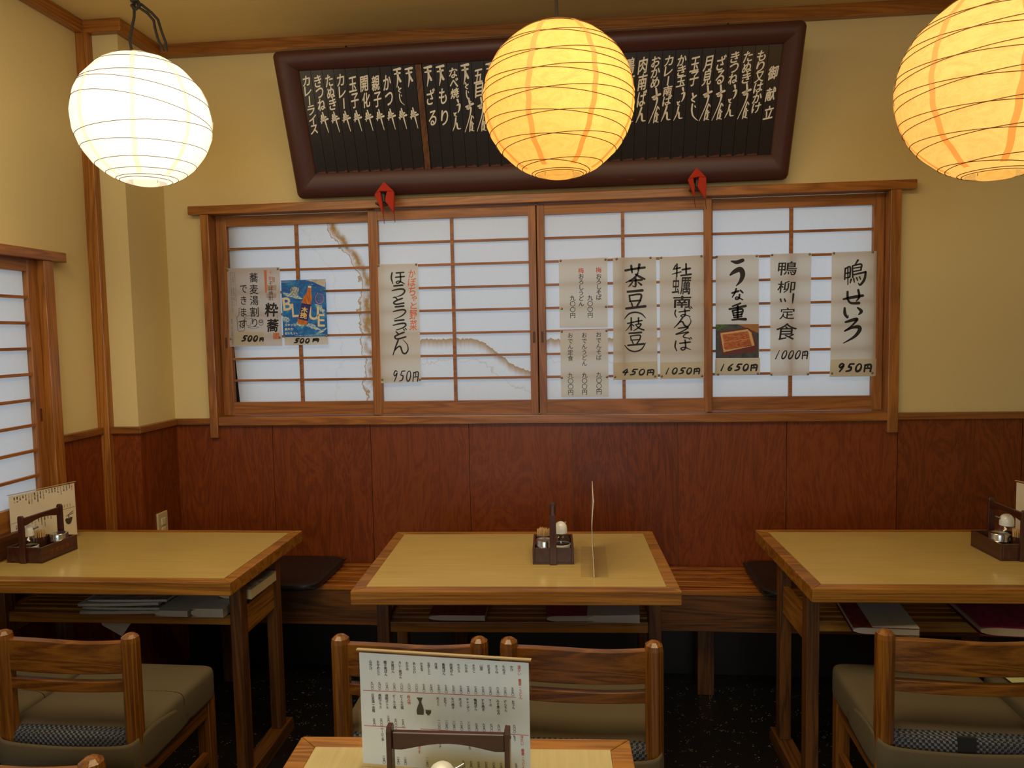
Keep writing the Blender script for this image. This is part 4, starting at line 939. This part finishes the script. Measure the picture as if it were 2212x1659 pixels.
def wave(cx, cy, rx, ry, rot, nm):
    n = 26; pts = []
    for k in range(n):
        a = 2*math.pi*k/n; f = rs.uniform(.62, 1.15); x, y = rx*math.cos(a)*f, ry*math.sin(a)*f
        pts.append((cx+x*math.cos(rot)-y*math.sin(rot), cy+x*math.sin(rot)+y*math.cos(rot)))
    pt(pts, M_SPL, nm)
for w_ in ((1250, 650, 200, 38, .25), (1150, 1080, 75, 60, .6), (1600, 1200, 170, 40, .4), (1760, 880, 130, 45, .8), (1420, 1150, 120, 55, 0), (1780, 1290, 120, 22, -.5)): wave(*w_, 'splash')
dr = MB()
for k in range(26): dr.flat([pl.hit(*zl(x_, y_))+pl.n*.0003 for x_, y_ in (lambda cx, cy, r: [(cx+r*math.cos(a*1.2566), cy+r*math.sin(a*1.2566)) for a in range(5)])(rs.uniform(1100, 1800), rs.uniform(400, 700), rs.uniform(3, 9))])
d_ = L(dr, M_SPL, 'droplets'); d_['kind'] = 'stuff'
pt([(1222, 520), (1290, 490), (1378, 510), (1365, 620), (1300, 665), (1225, 630)], art_mat('ice_print', [(.4, (.05, .10, .16)), (.6, (.60, .64, .62))], (50, 50, 50)), 'ice_cube', .0004)
m = MB()
for c, x, y, w_, h, ro in (('B', 1165, 800, 150, 225, .08), ('L', 1305, 915, 105, 235, .05), ('U', 1645, 965, 170, 235, -.06), ('E', 1775, 1095, 120, 215, -.02)): zl.ch(m, pl, c, x, y, w_, h, bold=.035, fit=True, lift=.0006, rot=ro)
L(m, M_CREAM, 'big_letters')
bt_ = pt([(1545, 475), (1600, 482), (1595, 600), (1612, 690), (1600, 760), (1520, 1170), (1440, 1178), (1350, 1150), (1352, 1090), (1432, 760), (1450, 690), (1520, 590)], art_mat('bottle_orange', [(.3, (.36, .09, .012)), (.6, (.72, .22, .03)), (.8, (.80, .42, .10))], (30, 30, 12)), 'bottle_picture', .0008)
pt([(1545, 475), (1600, 482), (1598, 515), (1538, 508)], plain('bottle_cap_print', (.78, .70, .60)), 'bottle_cap', .0009, bt_)
pt([(1425, 785), (1593, 812), (1538, 1110), (1365, 1072)], plain('label_indigo', (.028, .022, .16)), 'bottle_label', .0010, bt_)
m = MB(); zl.ch(m, pl, '木', 1478, 905, 110, 95, bold=.04, fit=True, lift=.0013, rot=-.2); zl.ch(m, pl, '挽', 1460, 1005, 120, 105, bold=.035, fit=True, lift=.0013, rot=-.2); L(m, plain('label_yellow', (.80, .62, .22)), 'label_lettering', bt_)
m = MB(); zl.st(m, pl, ell(1745, 705, 78, 88, 7), lift=.0006); 
for k in range(4): zl.col(m, pl, 'すっきり芳醇', 1700+k*30, 640, 1698+k*30, 750, 20, lift=.0006)
L(m, plain('badge_pink', (.50, .22, .30)), 'round_badge')
m = MB()
for t_, x, y, w_ in (('スキッと', 1140, 1180, 54), ('爽やか', 1145, 1258, 54), ('おいしい。', 1148, 1330, 54)):
    for i, c in enumerate(t_): zl.ch(m, pl, c, x+i*53, y-i*2, w_, bold=.025, lift=.0006)
for i, c in enumerate('雲海酒造株式会社'): zl.ch(m, pl, c, 1070+i*21, 410-i*.6, 20, lift=.0006)
for i, c in enumerate('お酒は二十歳になってから。飲酒運転は法律で禁止されています。'): zl.ch(m, pl, c, 1310+i*19, 1372-i*.8, 17, lift=.0006)
L(m, plain('poster_white', (.80, .82, .80)), 'white_lettering')
s_, sp = slip([zl(1115, 1398), zl(1895, 1380), zl(1900, 1524), zl(1118, 1545)], pl, r_, ct, .0001)
m = MB(); price(m, sp, zl, '500', 1288, 1420, 1580, 1500, 20, .5); price(m, sp, zl, '円', 1610, 1420, 1735, 1478, 22, .3); L(m, M_INK, 'lettering', s_)

# ================================================================== CHAIRS
def build_chair(strap=True):
    """origin on the floor under the seat, back posts at y = -.18, facing +y"""
    t = empty('dining_chair')
    for s in (-1, 1):
        px = s*.170; pts = []
        po = MB(); R = .0225; rows = [(0, R*.86), (.30, R), (.655, R), (.668, R*.93), (.680, .0005)]
        po.lathe([(R*.86, 0), (R, .3), (R, .655), (R*.93, .667), (R*.5, .6745), (.0005, .678)], (px, -.180, 0), 8, math.pi/8)
        obj('back_post', po, CHAIR('z'), t)
        obj('front_leg', MB().box(s*.165-.019, s*.165+.019, .142, .180, 0, .345), CHAIR('z'), t, bev=.002)
        obj('side_rail', MB().box(s*.168-.010, s*.168+.010, -.162, .143, .285, .335), CHAIR('y'), t, bev=.002)
        obj('side_stretcher', MB().box(s*.168-.009, s*.168+.009, -.162, .143, .150, .180), CHAIR('y'), t, bev=.002)
    def rail(z0, z1, th, wav):
        n = 16; f = lambda u: -.186+.016*(1-(2*u-1)**2)*-1
        vs = []; fs = []
        for i in range(n+1):
            u = i/n; x = -.157+.314*u; y = -.178-.012*(1-(2*u-1)**2); w_ = wav*math.sin(u*2*math.pi)
            vs += [(x, y-th/2, z0), (x, y+th/2, z0), (x, y+th/2, z1+w_), (x, y-th/2, z1+w_)]
        for i in range(n):
            a, b = i*4, i*4+4
            fs += [(a+k, a+(k+1) % 4, b+(k+1) % 4, b+k) for k in range(4)]
        fs += [(0, 1, 2, 3), (n*4+3, n*4+2, n*4+1, n*4)]
        return MB().add(vs, fs)
    obj('top_rail', rail(.575, .655, .020, .002), CHAIR('x'), t, bev=.002)
    obj('lower_rail', rail(.528, .556, .018, .001), CHAIR('x'), t, bev=.002)
    obj('back_seat_rail', MB().box(-.150, .150, -.190, -.170, .285, .335), CHAIR('x'), t, bev=.002)
    obj('front_seat_rail', MB().box(-.147, .147, .152, .172, .285, .335), CHAIR('x'), t, bev=.002)
    obj('seat_pad', MB().rbox(-.180, .180, -.193, .165, .336, .428, e=8, q=16), M_TWEED, t, smooth=True)
    if strap: obj('elastic_strap', MB().box(-.008, .032, -.1955, -.188, .345, .425), plain('black_elastic', (.010, .010, .012), .9), t)
    cv = obj('seat_cover', MB().rbox(-.191, .191, -.172, .186, .325, .434, e=11, n=40, m=12, q=16), M_COVER, t, smooth=True)
    path = [(-.193, .05), (-.195, -.06), (-.197, -.14), (-.196, -.185), (-.185, -.207), (-.16, -.212), (-.08, -.210), (0, -.209), (.08, -.210), (.16, -.212), (.185, -.207), (.196, -.185), (.197, -.14), (.195, -.06), (.193, .05)]
    hi = [.385, .412, .424, .418, .408, .402, .396, .393, .396, .402, .408, .418, .424, .412, .385]; lo = [.335, .330, .328, .330, .332, .330, .334, .338, .336, .330, .332, .330, .328, .330, .335]
    n = len(path); vs = []
    for (x, y), a, b in zip(path, lo, hi):
        for k in range(5): z = a+(b-a)*k/4; vs.append((x*.972*(1+.008*math.sin(math.pi*k/4)), y-(.004*math.sin(math.pi*k/4)), z))
    bd_ = MB().add(vs, [(i*5+k, (i+1)*5+k, (i+1)*5+k+1, i*5+k+1) for i in range(n-1) for k in range(4)])
    o = obj('cover_band', bd_, M_COVER, cv, smooth=True)
    sb = o.modifiers.new('soft', 'SUBSURF'); sb.levels = sb.render_levels = 1
    so_ = o.modifiers.new('thick', 'SOLIDIFY'); so_.thickness = .003; so_.offset = 0
    obj('care_tag', MB().box(.004, .034, -.2155, -.2145, .318, .334), plain('white_tag', (.72, .73, .74), .7), cv)
    return t
ca = build_chair()
CH = [((-.430, 1.884), 0.4, 'wooden chair with olive seat cover, left of the pair facing the centre table'),
      ((-.016, 1.884), -.4, 'wooden chair with olive seat cover, right of the pair facing the centre table'),
      ((-1.296, 1.865), -.5, 'wooden chair with olive seat cover at the left table, nearer the camera view centre'),
      ((-1.690, 1.845), 0, 'wooden chair against the left wall under the left table, mostly outside the frame'),
      ((.882, 1.972), -2, 'wooden chair with olive seat cover at the right table, its left post in view'),
      ((1.290, 1.955), 1, 'wooden chair at the right table carrying a pale yellow green cloth'),
      ((-1.035, 1.345), 0, 'wooden chair at the bottom left of the view with only one post top showing')]
for i, ((x, y), a, lb) in enumerate(CH):
    c_ = place(ca, (x, y, 0), math.radians(a), lb, 'chair', 'wooden dining chairs with cloth seat covers', first=(i == 0))
    if i in (2, 3):
        for ch_ in list(c_.children):
            if ch_.name.startswith('elastic_strap'): bpy.data.objects.remove(ch_)
yc = empty('folded_cloth', (1.285, 1.965, .437)); tag(yc, 'pale yellow green cloth lying on the seat of the far right chair', 'cloth')
obj('cloth', MB().grid(lambda u, v: (1.285-.165+.32*u, 1.965-.11+.25*v, .441+.010*math.sin(3*u+2)*math.sin(4*v)+.006*math.sin(9*u+5*v)**2), 24, 24), cloth_mat('yellow_green_cloth', (.60, .62, .30)), yc, yc.location, smooth=True)

# ================================================================== CONDIMENT CADDIES
def build_caddy():
    t = empty('condiment_caddy'); L, W, Hh, th = .158, .124, .050, .007
    bx = MB().box(-L/2, L/2, -W/2, W/2, 0, .006)
    bx.box(-L/2, L/2, -W/2, -W/2+th, .006, Hh).box(-L/2, L/2, W/2-th, W/2, .006, Hh).box(-L/2, -L/2+th, -W/2+th, W/2-th, .006, Hh).box(L/2-th, L/2, -W/2+th, W/2-th, .006, Hh)
    obj('tray', bx, DARK('x'), t, bev=.001)
    for s in (-1, 1):
        x = s*(L/2+.0035); pl_ = [(x-s*.0033, -.0105, .001), (x-s*.0033, .0105, .001), (x-s*.0033, .0095, .146), (x-s*.0033, .006, .152), (x-s*.0033, -.006, .152), (x-s*.0033, -.0095, .146)]
        p = obj('post', MB().prism(pl_, (s*.0075, 0, 0)), DARK('z'), t, bev=.001)
        obj('peg', MB().lathe([(.0001, 0), (.0022, 0), (.0022, .0012), (.0001, .0012)], (0, 0, 0), 8), plain('peg_wood', (.09, .03, .015), .4), p)
        bpy.context.view_layer.update()
        pg = p.children[0]; pg.rotation_euler = (0, s*math.pi/2, 0); pg.location = (x+s*.0042, 0, .138)
    n = 12; pts = []
    for k in range(n+1):
        u = -1+2*k/n; z = .118+.010*max(0, math.cos(u*math.pi*.62))**1.0; pts.append((u*(L/2), 0, z))
    poly = [(p[0], -.0045, p[2]) for p in pts]+[(L/2, -.0045, .143), (-L/2, -.0045, .143)]
    obj('handle_bar', MB().prism(poly, (0, .009, 0)), DARK('x'), t, bev=.0012)
    mk = MB(); fp = Plane((0, -W/2, 0), (1, 0, 0), (0, 0, 1))
    for i, ch in enumerate('さ大のみ'):
        vs, fs = glyph(ch); c = V((-.036+i*.022, -W/2-.0006, .026+(i % 2)*.003))
        mk.add([c+V(((x-.48)*.017, 0, (y-.36)*.019)) for x, y in vs], fs)
    obj('orange_lettering', mk, plain('faded_orange', (.28, .05, .008), .6), t)
    return t
def build_bottle():
    t = empty('soy_sauce_bottle'); k = .90; sc = lambda pr: [(r*k, z*k) for r, z in pr]
    obj('glass_body', MB().lathe(sc([(.0001, 0), (.027, 0), (.030, .004), (.0315, .025), (.0318, .045), (.030, .058), (.024, .070), (.0175, .078), (.0172, .083)]), (0, 0, 0), 32), M_GLASS, t, smooth=True)
    obj('soy_sauce', MB().lathe(sc([(.0001, .002), (.0255, .002), (.0285, .006), (.0300, .025), (.0302, .038), (.0001, .038)]), (0, 0, 0), 32), plain('dark_soy_sauce', (.010, .005, .003), .15), t, smooth=True)
    obj('white_band', MB().lathe(sc([(.0320, .030), (.0335, .031), (.0335, .041), (.0320, .042)]), (0, 0, 0), 32), M_PLASTIC, t, smooth=True)
    cap = obj('dome_cap', MB().lathe(sc([(.0200, .078), (.0222, .079), (.0222, .094), (.0205, .104), (.0155, .112), (.0085, .117), (.0001, .1185)]), (0, 0, 0), 28), M_PLASTIC, t, smooth=True)
    obj('spout', MB().tube([(.0126, 0, .090), (.0234, 0, .0936), (.0324, 0, .0972)], [.0038, .0032, .0027], 10), M_STEEL, cap, smooth=True)
    return t
def build_picks():
    t = empty('toothpick_holder')
    obj('cup', MB().lathe([(.0001, 0), (.0225, 0), (.0235, .003), (.0245, .052), (.0225, .052), (.0215, .006), (.0001, .006)], (0, 0, 0), 28), plain('brown_cup', (.055, .018, .008), .35, coat=.3), t, smooth=True)
    r = random.Random(2); pk = MB()
    for k in range(90):
        a = r.uniform(0, 6.28); q = .0195*math.sqrt(r.random()); x, y = q*math.cos(a), q*math.sin(a)
        z = .071+r.uniform(-.0015, .0015); pk.tube([(x, y, .008), (x*1.05, y*1.05, z-.003), (x*1.06, y*1.06, z)], [.0011, .0011, .0004], 5)
    obj('toothpicks', pk, plain('toothpick_wood', (.62, .40, .17), .7), t)['kind'] = 'stuff'
    return t
def build_tin():
    t = empty('spice_tin')
    obj('can', MB().lathe([(.0001, 0), (.0255, 0), (.0265, .001), (.0265, .036), (.0001, .036)], (0, 0, 0), 36), M_STEEL, t, smooth=True)
    obj('lid', MB().lathe([(.0278, .0362), (.0282, .0372), (.0276, .0384), (.0272, .0390), (.0270, .0560), (.0255, .0590), (.0200, .0590), (.0175, .0580), (.0001, .0575)], (0, 0, 0), 36), M_STEEL, t, smooth=True)
    obj('shaker_hole', MB().lathe([(.0001, .0001), (.0022, .0001), (.0022, .0008), (.0001, .0008)], (0, -.0283, .046), 10), M_BLACK, t)
    return t
cad, bot, pik, tin = build_caddy(), build_bottle(), build_picks(), build_tin()
TZ = .7007
# (centre, rotation, where, contents: bottle, picks, tin as (along, across, turn))
CAD = [((-.104, 2.262), 92.5, 'on the centre table', (-.005, -.0243, -30), (.042, .029, 0), (-.036, .026, 0)),
       ((-1.768, 2.216), 88, 'on the left table', (-.038, .020, -70), (.020, .0295, 0), (.042, -.026, 0)),
       ((1.268, 2.343), 92, 'on the right table', (.036, -.020, 85), (-.022, -.026, 0), (-.006, .0262, 0)),
       ((-.196, .985), 1.0, 'on the small foreground table', (-.006, -.0243, 25), (.052, .018, 0), (-.054, .012, 0))]
for i, (c, a, wh, b_, p_, t_) in enumerate(CAD):
    f = (i == 0); ar = math.radians(a)
    place(cad, (*c, TZ), ar, 'dark wooden condiment caddy with arched handle '+wh, 'caddy', 'condiment caddies', f)
    def spot(q): return (c[0]+q[0]*math.cos(ar)-q[1]*math.sin(ar), c[1]+q[0]*math.sin(ar)+q[1]*math.cos(ar), TZ+.0062)
    place(bot, spot(b_), ar+math.radians(b_[2]), 'soy sauce bottle with white dome cap in the caddy '+wh, 'bottle', 'soy sauce bottles', f)
    if i != 3:
        place(pik, spot(p_), 0, 'brown cup of toothpicks in the caddy '+wh, 'toothpick holder', 'toothpick holders', f)
        place(tin, spot(t_), math.radians(20), 'round steel spice tin in the caddy '+wh, 'tin', 'spice tins', f)

# ================================================================== MENU STANDS
M_MENU = plain('laminated_menu_paper', (.84, .92, .93), .35); M_MENUC = plain('cream_menu_paper', (.76, .68, .52), .45)
def menu_stand(name, bl, br, H, label, paper, tilt=(0, 0), feet=.075):
    """upright acrylic sleeve from bl to br (floor points, left to right as read)"""
    bl, br = V(bl), V(br); u = (br-bl).normalized(); up = V((tilt[0], tilt[1], 1)).normalized(); n = u.cross(up).normalized()
    c = (bl+br)/2; r_ = empty(name, c); tag(r_, label, 'menu stand', 'acrylic menu stands')
    W = (br-bl).length
    def P_(a, b, d=0.0): return bl+u*a+up*b+n*d
    for d in (.0012, -.0032):
        obj('acrylic_sheet', MB().slab([P_(0, .003, d), P_(W, .003, d), P_(W, H, d), P_(0, H, d)], n*.0018), M_CLEAR, r_, c)
    pg = obj('menu_page', MB().slab([P_(.004, .006, -.0006), P_(W-.004, .006, -.0006), P_(W-.004, H-.004, -.0006), P_(.004, H-.004, -.0006)], n*.0008), paper, r_, c)
    obj('top_edge', MB().slab([P_(0, H, -.0035), P_(W, H, -.0035), P_(W, H+.002, -.0035), P_(0, H+.002, -.0035)], n*.0066), plain('edge_wood_reflection', (.42, .32, .17), .3), r_, c)  # tan colour painted in for wood reflected by the clear edge
    f = n*feet/2; f.z = 0
    q = [bl+f, br+f, br-f, bl-f]
    obj('acrylic_foot', MB().slab([V((p.x, p.y, bl.z)) for p in q], V((0, 0, .0025))), M_CLEAR, r_, c)
    pl = Plane(P_(0, 0, .0004), u, up)
    return r_, pl, (lambda mb, mat=M_INK, nm='lettering': obj(nm, mb, mat, pg, c)), P_
# foreground menu
zm = Z(760, 1390, .18083)
fb = at(780, 1690, 1, 1.11); y0 = 1.118
a_ = at(768, 1405, 1, 1.125); b_ = at(1146, 1419, 1, 1.105)
r_, pl, L, P_ = menu_stand('menu_stand', (a_.x+.001, 1.128, TZ), (b_.x+.001, 1.104, TZ), .1945, 'large white menu with black columns and red rules standing in the foreground', M_MENU)
def cols(rows, w_, bold=.012):
    for t_, x, ya, yb in rows:
        m = MB(); n = len(t_); st = (yb-ya)/n
        zm.col(m, pl, t_, x-.05*(yb-ya)/2, ya+st/2, x+.05*(yb-ya)/2, yb-st/2, w_, st*1.04, bold=bold); yield m
def write(rows, w_, mat=M_INK, nm='lettering', bold=.012):
    for m in cols(rows, w_, bold): L(m, mat, nm)
R1 = [('山かけ', 226, 198, 318), ('おかめとじ', 316, 202, 378), ('親子南ばん', 402, 205, 388), ('天南ばん', 488, 210, 352), ('カレー南ばん', 577, 212, 418), ('おかめ', 660, 218, 322), ('あんかけ', 746, 222, 360), ('かき玉', 833, 225, 330), ('玉子とじ', 920, 228, 370), ('月見', 1005, 232, 304), ('鳥南ばん', 1097, 235, 378), ('肉南ばん', 1188, 238, 382), ('ちから', 1276, 242, 348), ('わかめ', 1366, 245, 348), ('きのこ', 1456, 248, 348), ('山菜', 1545, 252, 322), ('花まき', 1636, 256, 364), ('きつね', 1728, 258, 358), ('たぬき', 1816, 260, 368), ('かけ', 1908, 264, 332)]
P1 = ['九〇〇', '九〇〇', '八五〇', '八五〇', '八〇〇', '八〇〇', '八〇〇']+['七五〇']*9+['六五〇']*3+['五五〇']
write(R1, 36)
write([(p, 243+k*88.3, 455+k*3.6, 552+k*3.9) for k, p in enumerate(P1)], 33, bold=.004)
R2 = [('日本酒一合瓶', 255, 600, 820), ('焼酎グラス', 338, 602, 778), ('焼酎ボトル', 420, 605, 780), ('ビール小瓶', 508, 608, 780), ('ビール大瓶', 597, 612, 784), ('天とじ', 1028, 640, 742), ('五もく', 1116, 645, 752), ('なべ焼き', 1206, 645, 782), ('天ぷら', 1296, 650, 758), ('チャンポン', 1386, 652, 812), ('鴨南ばん', 1478, 658, 802), ('すき焼き', 1566, 662, 808), ('マーボ', 1654, 664, 752), ('みそ煮込み', 1748, 668, 852), ('けんちん', 1836, 672, 816), ('おでん', 1928, 678, 782)]
write(R2, 36)
P2 = [('五五〇', 268, 893, 986), ('五〇〇', 353, 893, 988), ('三五〇〇', 438, 858, 985), ('五〇〇', 525, 898, 993), ('七五〇', 612, 900, 998), ('一一〇〇', 1043, 903, 1024), ('一〇五〇', 1132, 908, 1028), ('一〇五〇', 1221, 912, 1033), ('一〇五〇', 1310, 918, 1038), ('一〇〇〇', 1399, 923, 1043), ('九五〇', 1490, 948, 1048), ('九五〇', 1579, 953, 1053), ('九〇〇', 1668, 957, 1058), ('九〇〇', 1757, 962, 1063), ('九〇〇', 1850, 966, 1068), ('九〇〇', 1942, 970, 1072)]
write(P2, 33, bold=.004)
R3 = [('ウーロン茶', 366, 1005, 1165), ('コーラ', 530, 1010, 1110), ('ジュース', 625, 1030, 1268), ('カレーミナ', 1050, 1045, 1250), ('せいろ', 1405, 1150, 1270), ('とろろこ', 1492, 1060, 1245), ('ざる', 1852, 1085, 1160), ('もり', 1945, 1095, 1165), ('二五〇', 385, 1338, 1434), ('二五〇', 555, 1352, 1445), ('二五〇', 640, 1356, 1450), ('一一五〇', 900, 1350, 1470), ('九〇〇', 1335, 1395, 1492), ('七五〇', 1425, 1400, 1500), ('七五〇', 1515, 1405, 1504), ('七五〇', 1605, 1410, 1508), ('六五〇', 1695, 1415, 1512), ('六五〇', 1785, 1418, 1516), ('六五〇', 1872, 1422, 1520), ('五五〇', 1965, 1430, 1526)]
write(R3, 34, bold=.008)
write([('温かい　蕎麦・うどん', 2007, 262, 665), ('飲み物', 682, 618, 728), ('冷たい　蕎麦・うどん', 2042, 1098, 1500), ('大盛り円増です', 800, 1040, 1318)], 40, M_RED, 'red_lettering', .008)
for a, b in (((135, 558), (1960, 640)), ((148, 980), (645, 1006)), ((820, 1020), (2110, 1096))):
    m = MB(); zm.st(m, pl, [(*a, 6), (*b, 6)], 1.0); L(m, M_RED, 'red_rule')
M_SIL = plain('dark_print', (.045, .040, .028), .6)
m = MB(); patch(m, pl, [zm(*p) for p in ((774, 644), (846, 648), (830, 690), (835, 715), (852, 760), (862, 800), (858, 852), (780, 848), (774, 800), (785, 755), (803, 712), (802, 690))], .0006); L(m, M_SIL, 'sake_flask_picture')
m = MB(); patch(m, pl, [zm(*p) for p in ((880, 792), (950, 796), (946, 836), (932, 842), (930, 856), (902, 855), (900, 842), (884, 834))], .0006); L(m, M_SIL, 'sake_cup_picture')

# left table menu
zk = Z(0, 1020, .13263)
r_, pl, L, P_ = menu_stand('menu_stand', (-1.886, 2.222, TZ), (-1.818, 2.454, TZ), .196, 'cream menu stand with a noodle bowl picture on the left table', M_MENUC, feet=.036)
NM = ['鰻重　上', '鰻重　並', 'うな重', '天重', '天とじ丼', 'ハンバーグ定食', 'ハンバーグカレー', '鴨柳川定食', 'もつ煮込み定食', '日替り定食', 'ハヤシライス', '牛丼', 'かつ丼', '開化丼', '親子丼', 'カレー丼', 'カレーライス', 'きつね丼', 'たぬき丼', '玉子丼']
for k, t_ in enumerate(NM):
    x = 228+k*47.3; ya = 415-k*11.3; m = MB(); n = len(t_); st = 23
    zk.col(m, pl, t_, x, ya+8, x+.06*st*n, ya+8+st*(n-1), 26, 25, bold=.01); L(m)
N2 = ['かつ煮', '出し巻き', '冷や奴', 'お新香', '枝豆', '板わさ', 'ソーセージ', '唐揚げ', '野菜の天ぷら', '自家製こんにゃく', '焼のり', 'おつまみ']
for k, t_ in enumerate(N2):
    x = 265+k*51; ya = 870-k*18; m = MB(); n = len(t_); st = 23
    zk.col(m, pl, t_, x, ya+8, x+.06*st*n, ya+8+st*(n-1), 26, 25, bold=.01); L(m)
for k, t_ in enumerate(('七〇〇', '七五〇', '七五〇', '七〇〇')):
    m = MB(); zk.col(m, pl, t_, 1005+k*44, 550-k*12, 1006+k*44, 585-k*12, 18, 18); L(m, M_GREY, 'price')
m = MB(); zk.col(m, pl, 'ご飯もの', 1165, 200, 1168, 280, 28, 28); L(m, M_RED, 'red_lettering')
m = MB(); zk.col(m, pl, '一品料理', 1005, 625, 1006, 680, 24, 20); L(m, M_RED, 'red_lettering')
m = MB(); zk.st(m, pl, [(180, 845, 4), (1215, 556, 4)], 1.0); L(m, M_GREY, 'rule')
m = MB()
patch(m, pl, [zk(*p) for p in ((1058, 776), (1085, 745), (1120, 752), (1150, 728), (1180, 730), (1168, 790), (1145, 838), (1105, 848), (1078, 826))], .0006); L(m, M_SIL, 'bowl_picture')
m = MB()
for st in ([(1135, 668, 8), (1190, 628, 8)], [(1140, 690, 8), (1192, 660, 8)], [(1075, 722, 5), (1110, 690, 7), (1140, 672, 5)], [(1110, 690, 9), (1112, 745, 9)], [(1125, 685, 6), (1128, 745, 6)]): zk.st(m, pl, st, 1.0)
L(m, M_SIL, 'chopsticks_picture')
# centre table: sleeve seen edge on, slightly bowed
r_ = empty('menu_stand', (.020, 2.212, TZ)); tag(r_, 'clear acrylic stand seen edge on beside the caddy on the centre table', 'menu stand', 'acrylic menu stands')
for d, th, m_, nm in ((-.0026, .0018, M_CLEAR, 'acrylic_sheet'), (.0008, .0018, M_CLEAR, 'acrylic_sheet'), (-.0008, .0016, M_MENUC, 'menu_page')):
    def fn(u, v, x_): return (.020+x_-.006*math.sin(math.pi*v*.5)*(v < .62)-.006*(v >= .62)*(1-(v-.62)/.38), 2.065+.295*u, TZ+.003+.215*v)
    g = MB(); n = 12
    for k in range(n):
        p = [fn(a, (k+b)/n, x_) for b in (0, 1) for (a, x_) in ((0, d), (0, d+th), (1, d+th), (1, d))]; g.hexa(p)
    obj(nm, g, m_, r_, r_.location)
obj('acrylic_foot', MB().box(-.018, .060, 2.063, 2.362, TZ, TZ+.0028), M_CLEAR, r_, r_.location)
# right table
r_, pl, L, P_ = menu_stand('menu_stand', (1.362, 2.475, TZ), (1.425, 2.235, TZ), .196, 'cream menu stand on the right table showing only its left edge', M_MENUC)

# ================================================================== MAGAZINES ON THE SHELVES UNDER THE TABLES
def magazine(c, rz, w_, d_, th, cover, label, bow=0.0, fan=0.0, page=(.50, .48, .46)):
    r_ = empty('magazine', c, rz); tag(r_, label, 'magazine', 'magazines on the shelves under the tables')
    n = 14
    def sec(z0, z1, ins=0.0):
        vs = []; fs = []
        for i in range(n+1):
            u = i/n; x = (-.5+u)*(w_-2*ins)
            dz = bow*(u**2); f_ = 1+fan*u
            r0 = .35+.65*min(1, u*5)**.5 if u < .2 else 1
            zc = (z0+z1)/2+th*(f_-1)/2; hh = (z1-z0)/2*f_*r0
            vs += [(x, -d_/2+ins, zc-hh+dz), (x, d_/2-ins, zc-hh+dz), (x, d_/2-ins, zc+hh+dz), (x, -d_/2+ins, zc+hh+dz)]
        for i in range(n):
            a, b = i*4, i*4+4; fs += [(a+k, a+(k+1) % 4, b+(k+1) % 4, b+k) for k in range(4)]
        fs += [(0, 1, 2, 3), (n*4+3, n*4+2, n*4+1, n*4)]
        return MB().add(vs, fs)
    pm = plain('page_edges_%02d%02d%02d' % tuple(int(q*99) for q in page), page, .85)
    obj('pages', sec(.0012, th-.0012), pm, r_)
    lo = min(0, bow)
    obj('front_cover', sec(th-.0011, th, -.001), cover, r_); obj('back_cover', sec(0, .0011, -.001), cover, r_)
    return r_
C1 = art_mat('cover_magenta', [(.35, (.10, .008, .04)), (.55, (.30, .02, .12)), (.7, (.05, .03, .12))], (12, 12, 12))
C2 = art_mat('cover_dark_red', [(.35, (.05, .01, .008)), (.6, (.20, .03, .02)), (.75, (.25, .16, .10))], (14, 14, 14))
C3 = art_mat('cover_grey', [(.4, (.12, .11, .10)), (.6, (.30, .28, .25))], (10, 10, 10))
C4 = plain('cover_white', (.48, .46, .42), .6)
SZ = .5555
magazine((-.386, 2.205, SZ), .03, .165, .215, .018, C2, 'folded magazine with pale edges at the left of the centre table shelf', page=(.46, .45, .47))
magazine((-.060, 2.215, SZ), .06, .130, .215, .018, C1, 'magenta covered magazine under the middle of the centre table', page=(.40, .39, .38))
magazine((.078, 2.212, SZ), -.04, .150, .215, .020, C4, 'pale bent magazine at the right of the centre table shelf', fan=.4, page=(.46, .45, .47))
magazine((-1.150, 2.185, SZ), .02, .100, .190, .026, C4, 'thick pale paperback beside the right leg on the left table shelf', page=(.42, .37, .28))
magazine((-1.098, 2.262, SZ+.0275), -.02, .110, .180, .032, C3, 'thick yellowed paperback showing between the right legs of the left table', page=(.52, .42, .22))
magazine((-1.262, 2.185, SZ), -.01, .105, .190, .018, C4, 'thin pale book left of the thick paperback on the left table', page=(.44, .40, .34))
for k, (dx, a, dz, lb) in enumerate(((0, .03, 0, 'lowest'), (.01, -.02, .0125, 'second lowest'), (-.005, .05, .025, 'second highest'), (.03, .01, .0375, 'topmost'))):
    magazine((-1.440+dx, 2.200, SZ+dz), a, .255, .20, .0085, C3 if k % 2 else C4, lb+' of the fanned newspapers in the pile on the left table shelf', bow=.004, page=(.38, .36, .32))
magazine((.822, 2.170, SZ), -.12, .165, .24, .020, C2, 'bent magazine sticking out past the shelf rail under the right table', bow=.0, fan=.5, page=(.40, .39, .38))
magazine((1.165, 2.180, SZ), -.08, .190, .24, .024, C1, 'folded magazine with printed cover further right under the right table', page=(.46, .38, .30))
nw = empty('folded_newspaper', (-1.470, 2.151, .510), 0); tag(nw, 'folded newspaper slipped down behind the front rail of the left table shelf', 'newspaper')
nb = MB().hexa([(-.060, -.003, -.010), (.005, -.003, -.045), (.005, .003, -.045), (-.060, .003, -.010), (-.075, -.003, .045), (.070, -.003, .045), (.070, .003, .045), (-.075, .003, .045)])
obj('newsprint', nb, C4, nw)
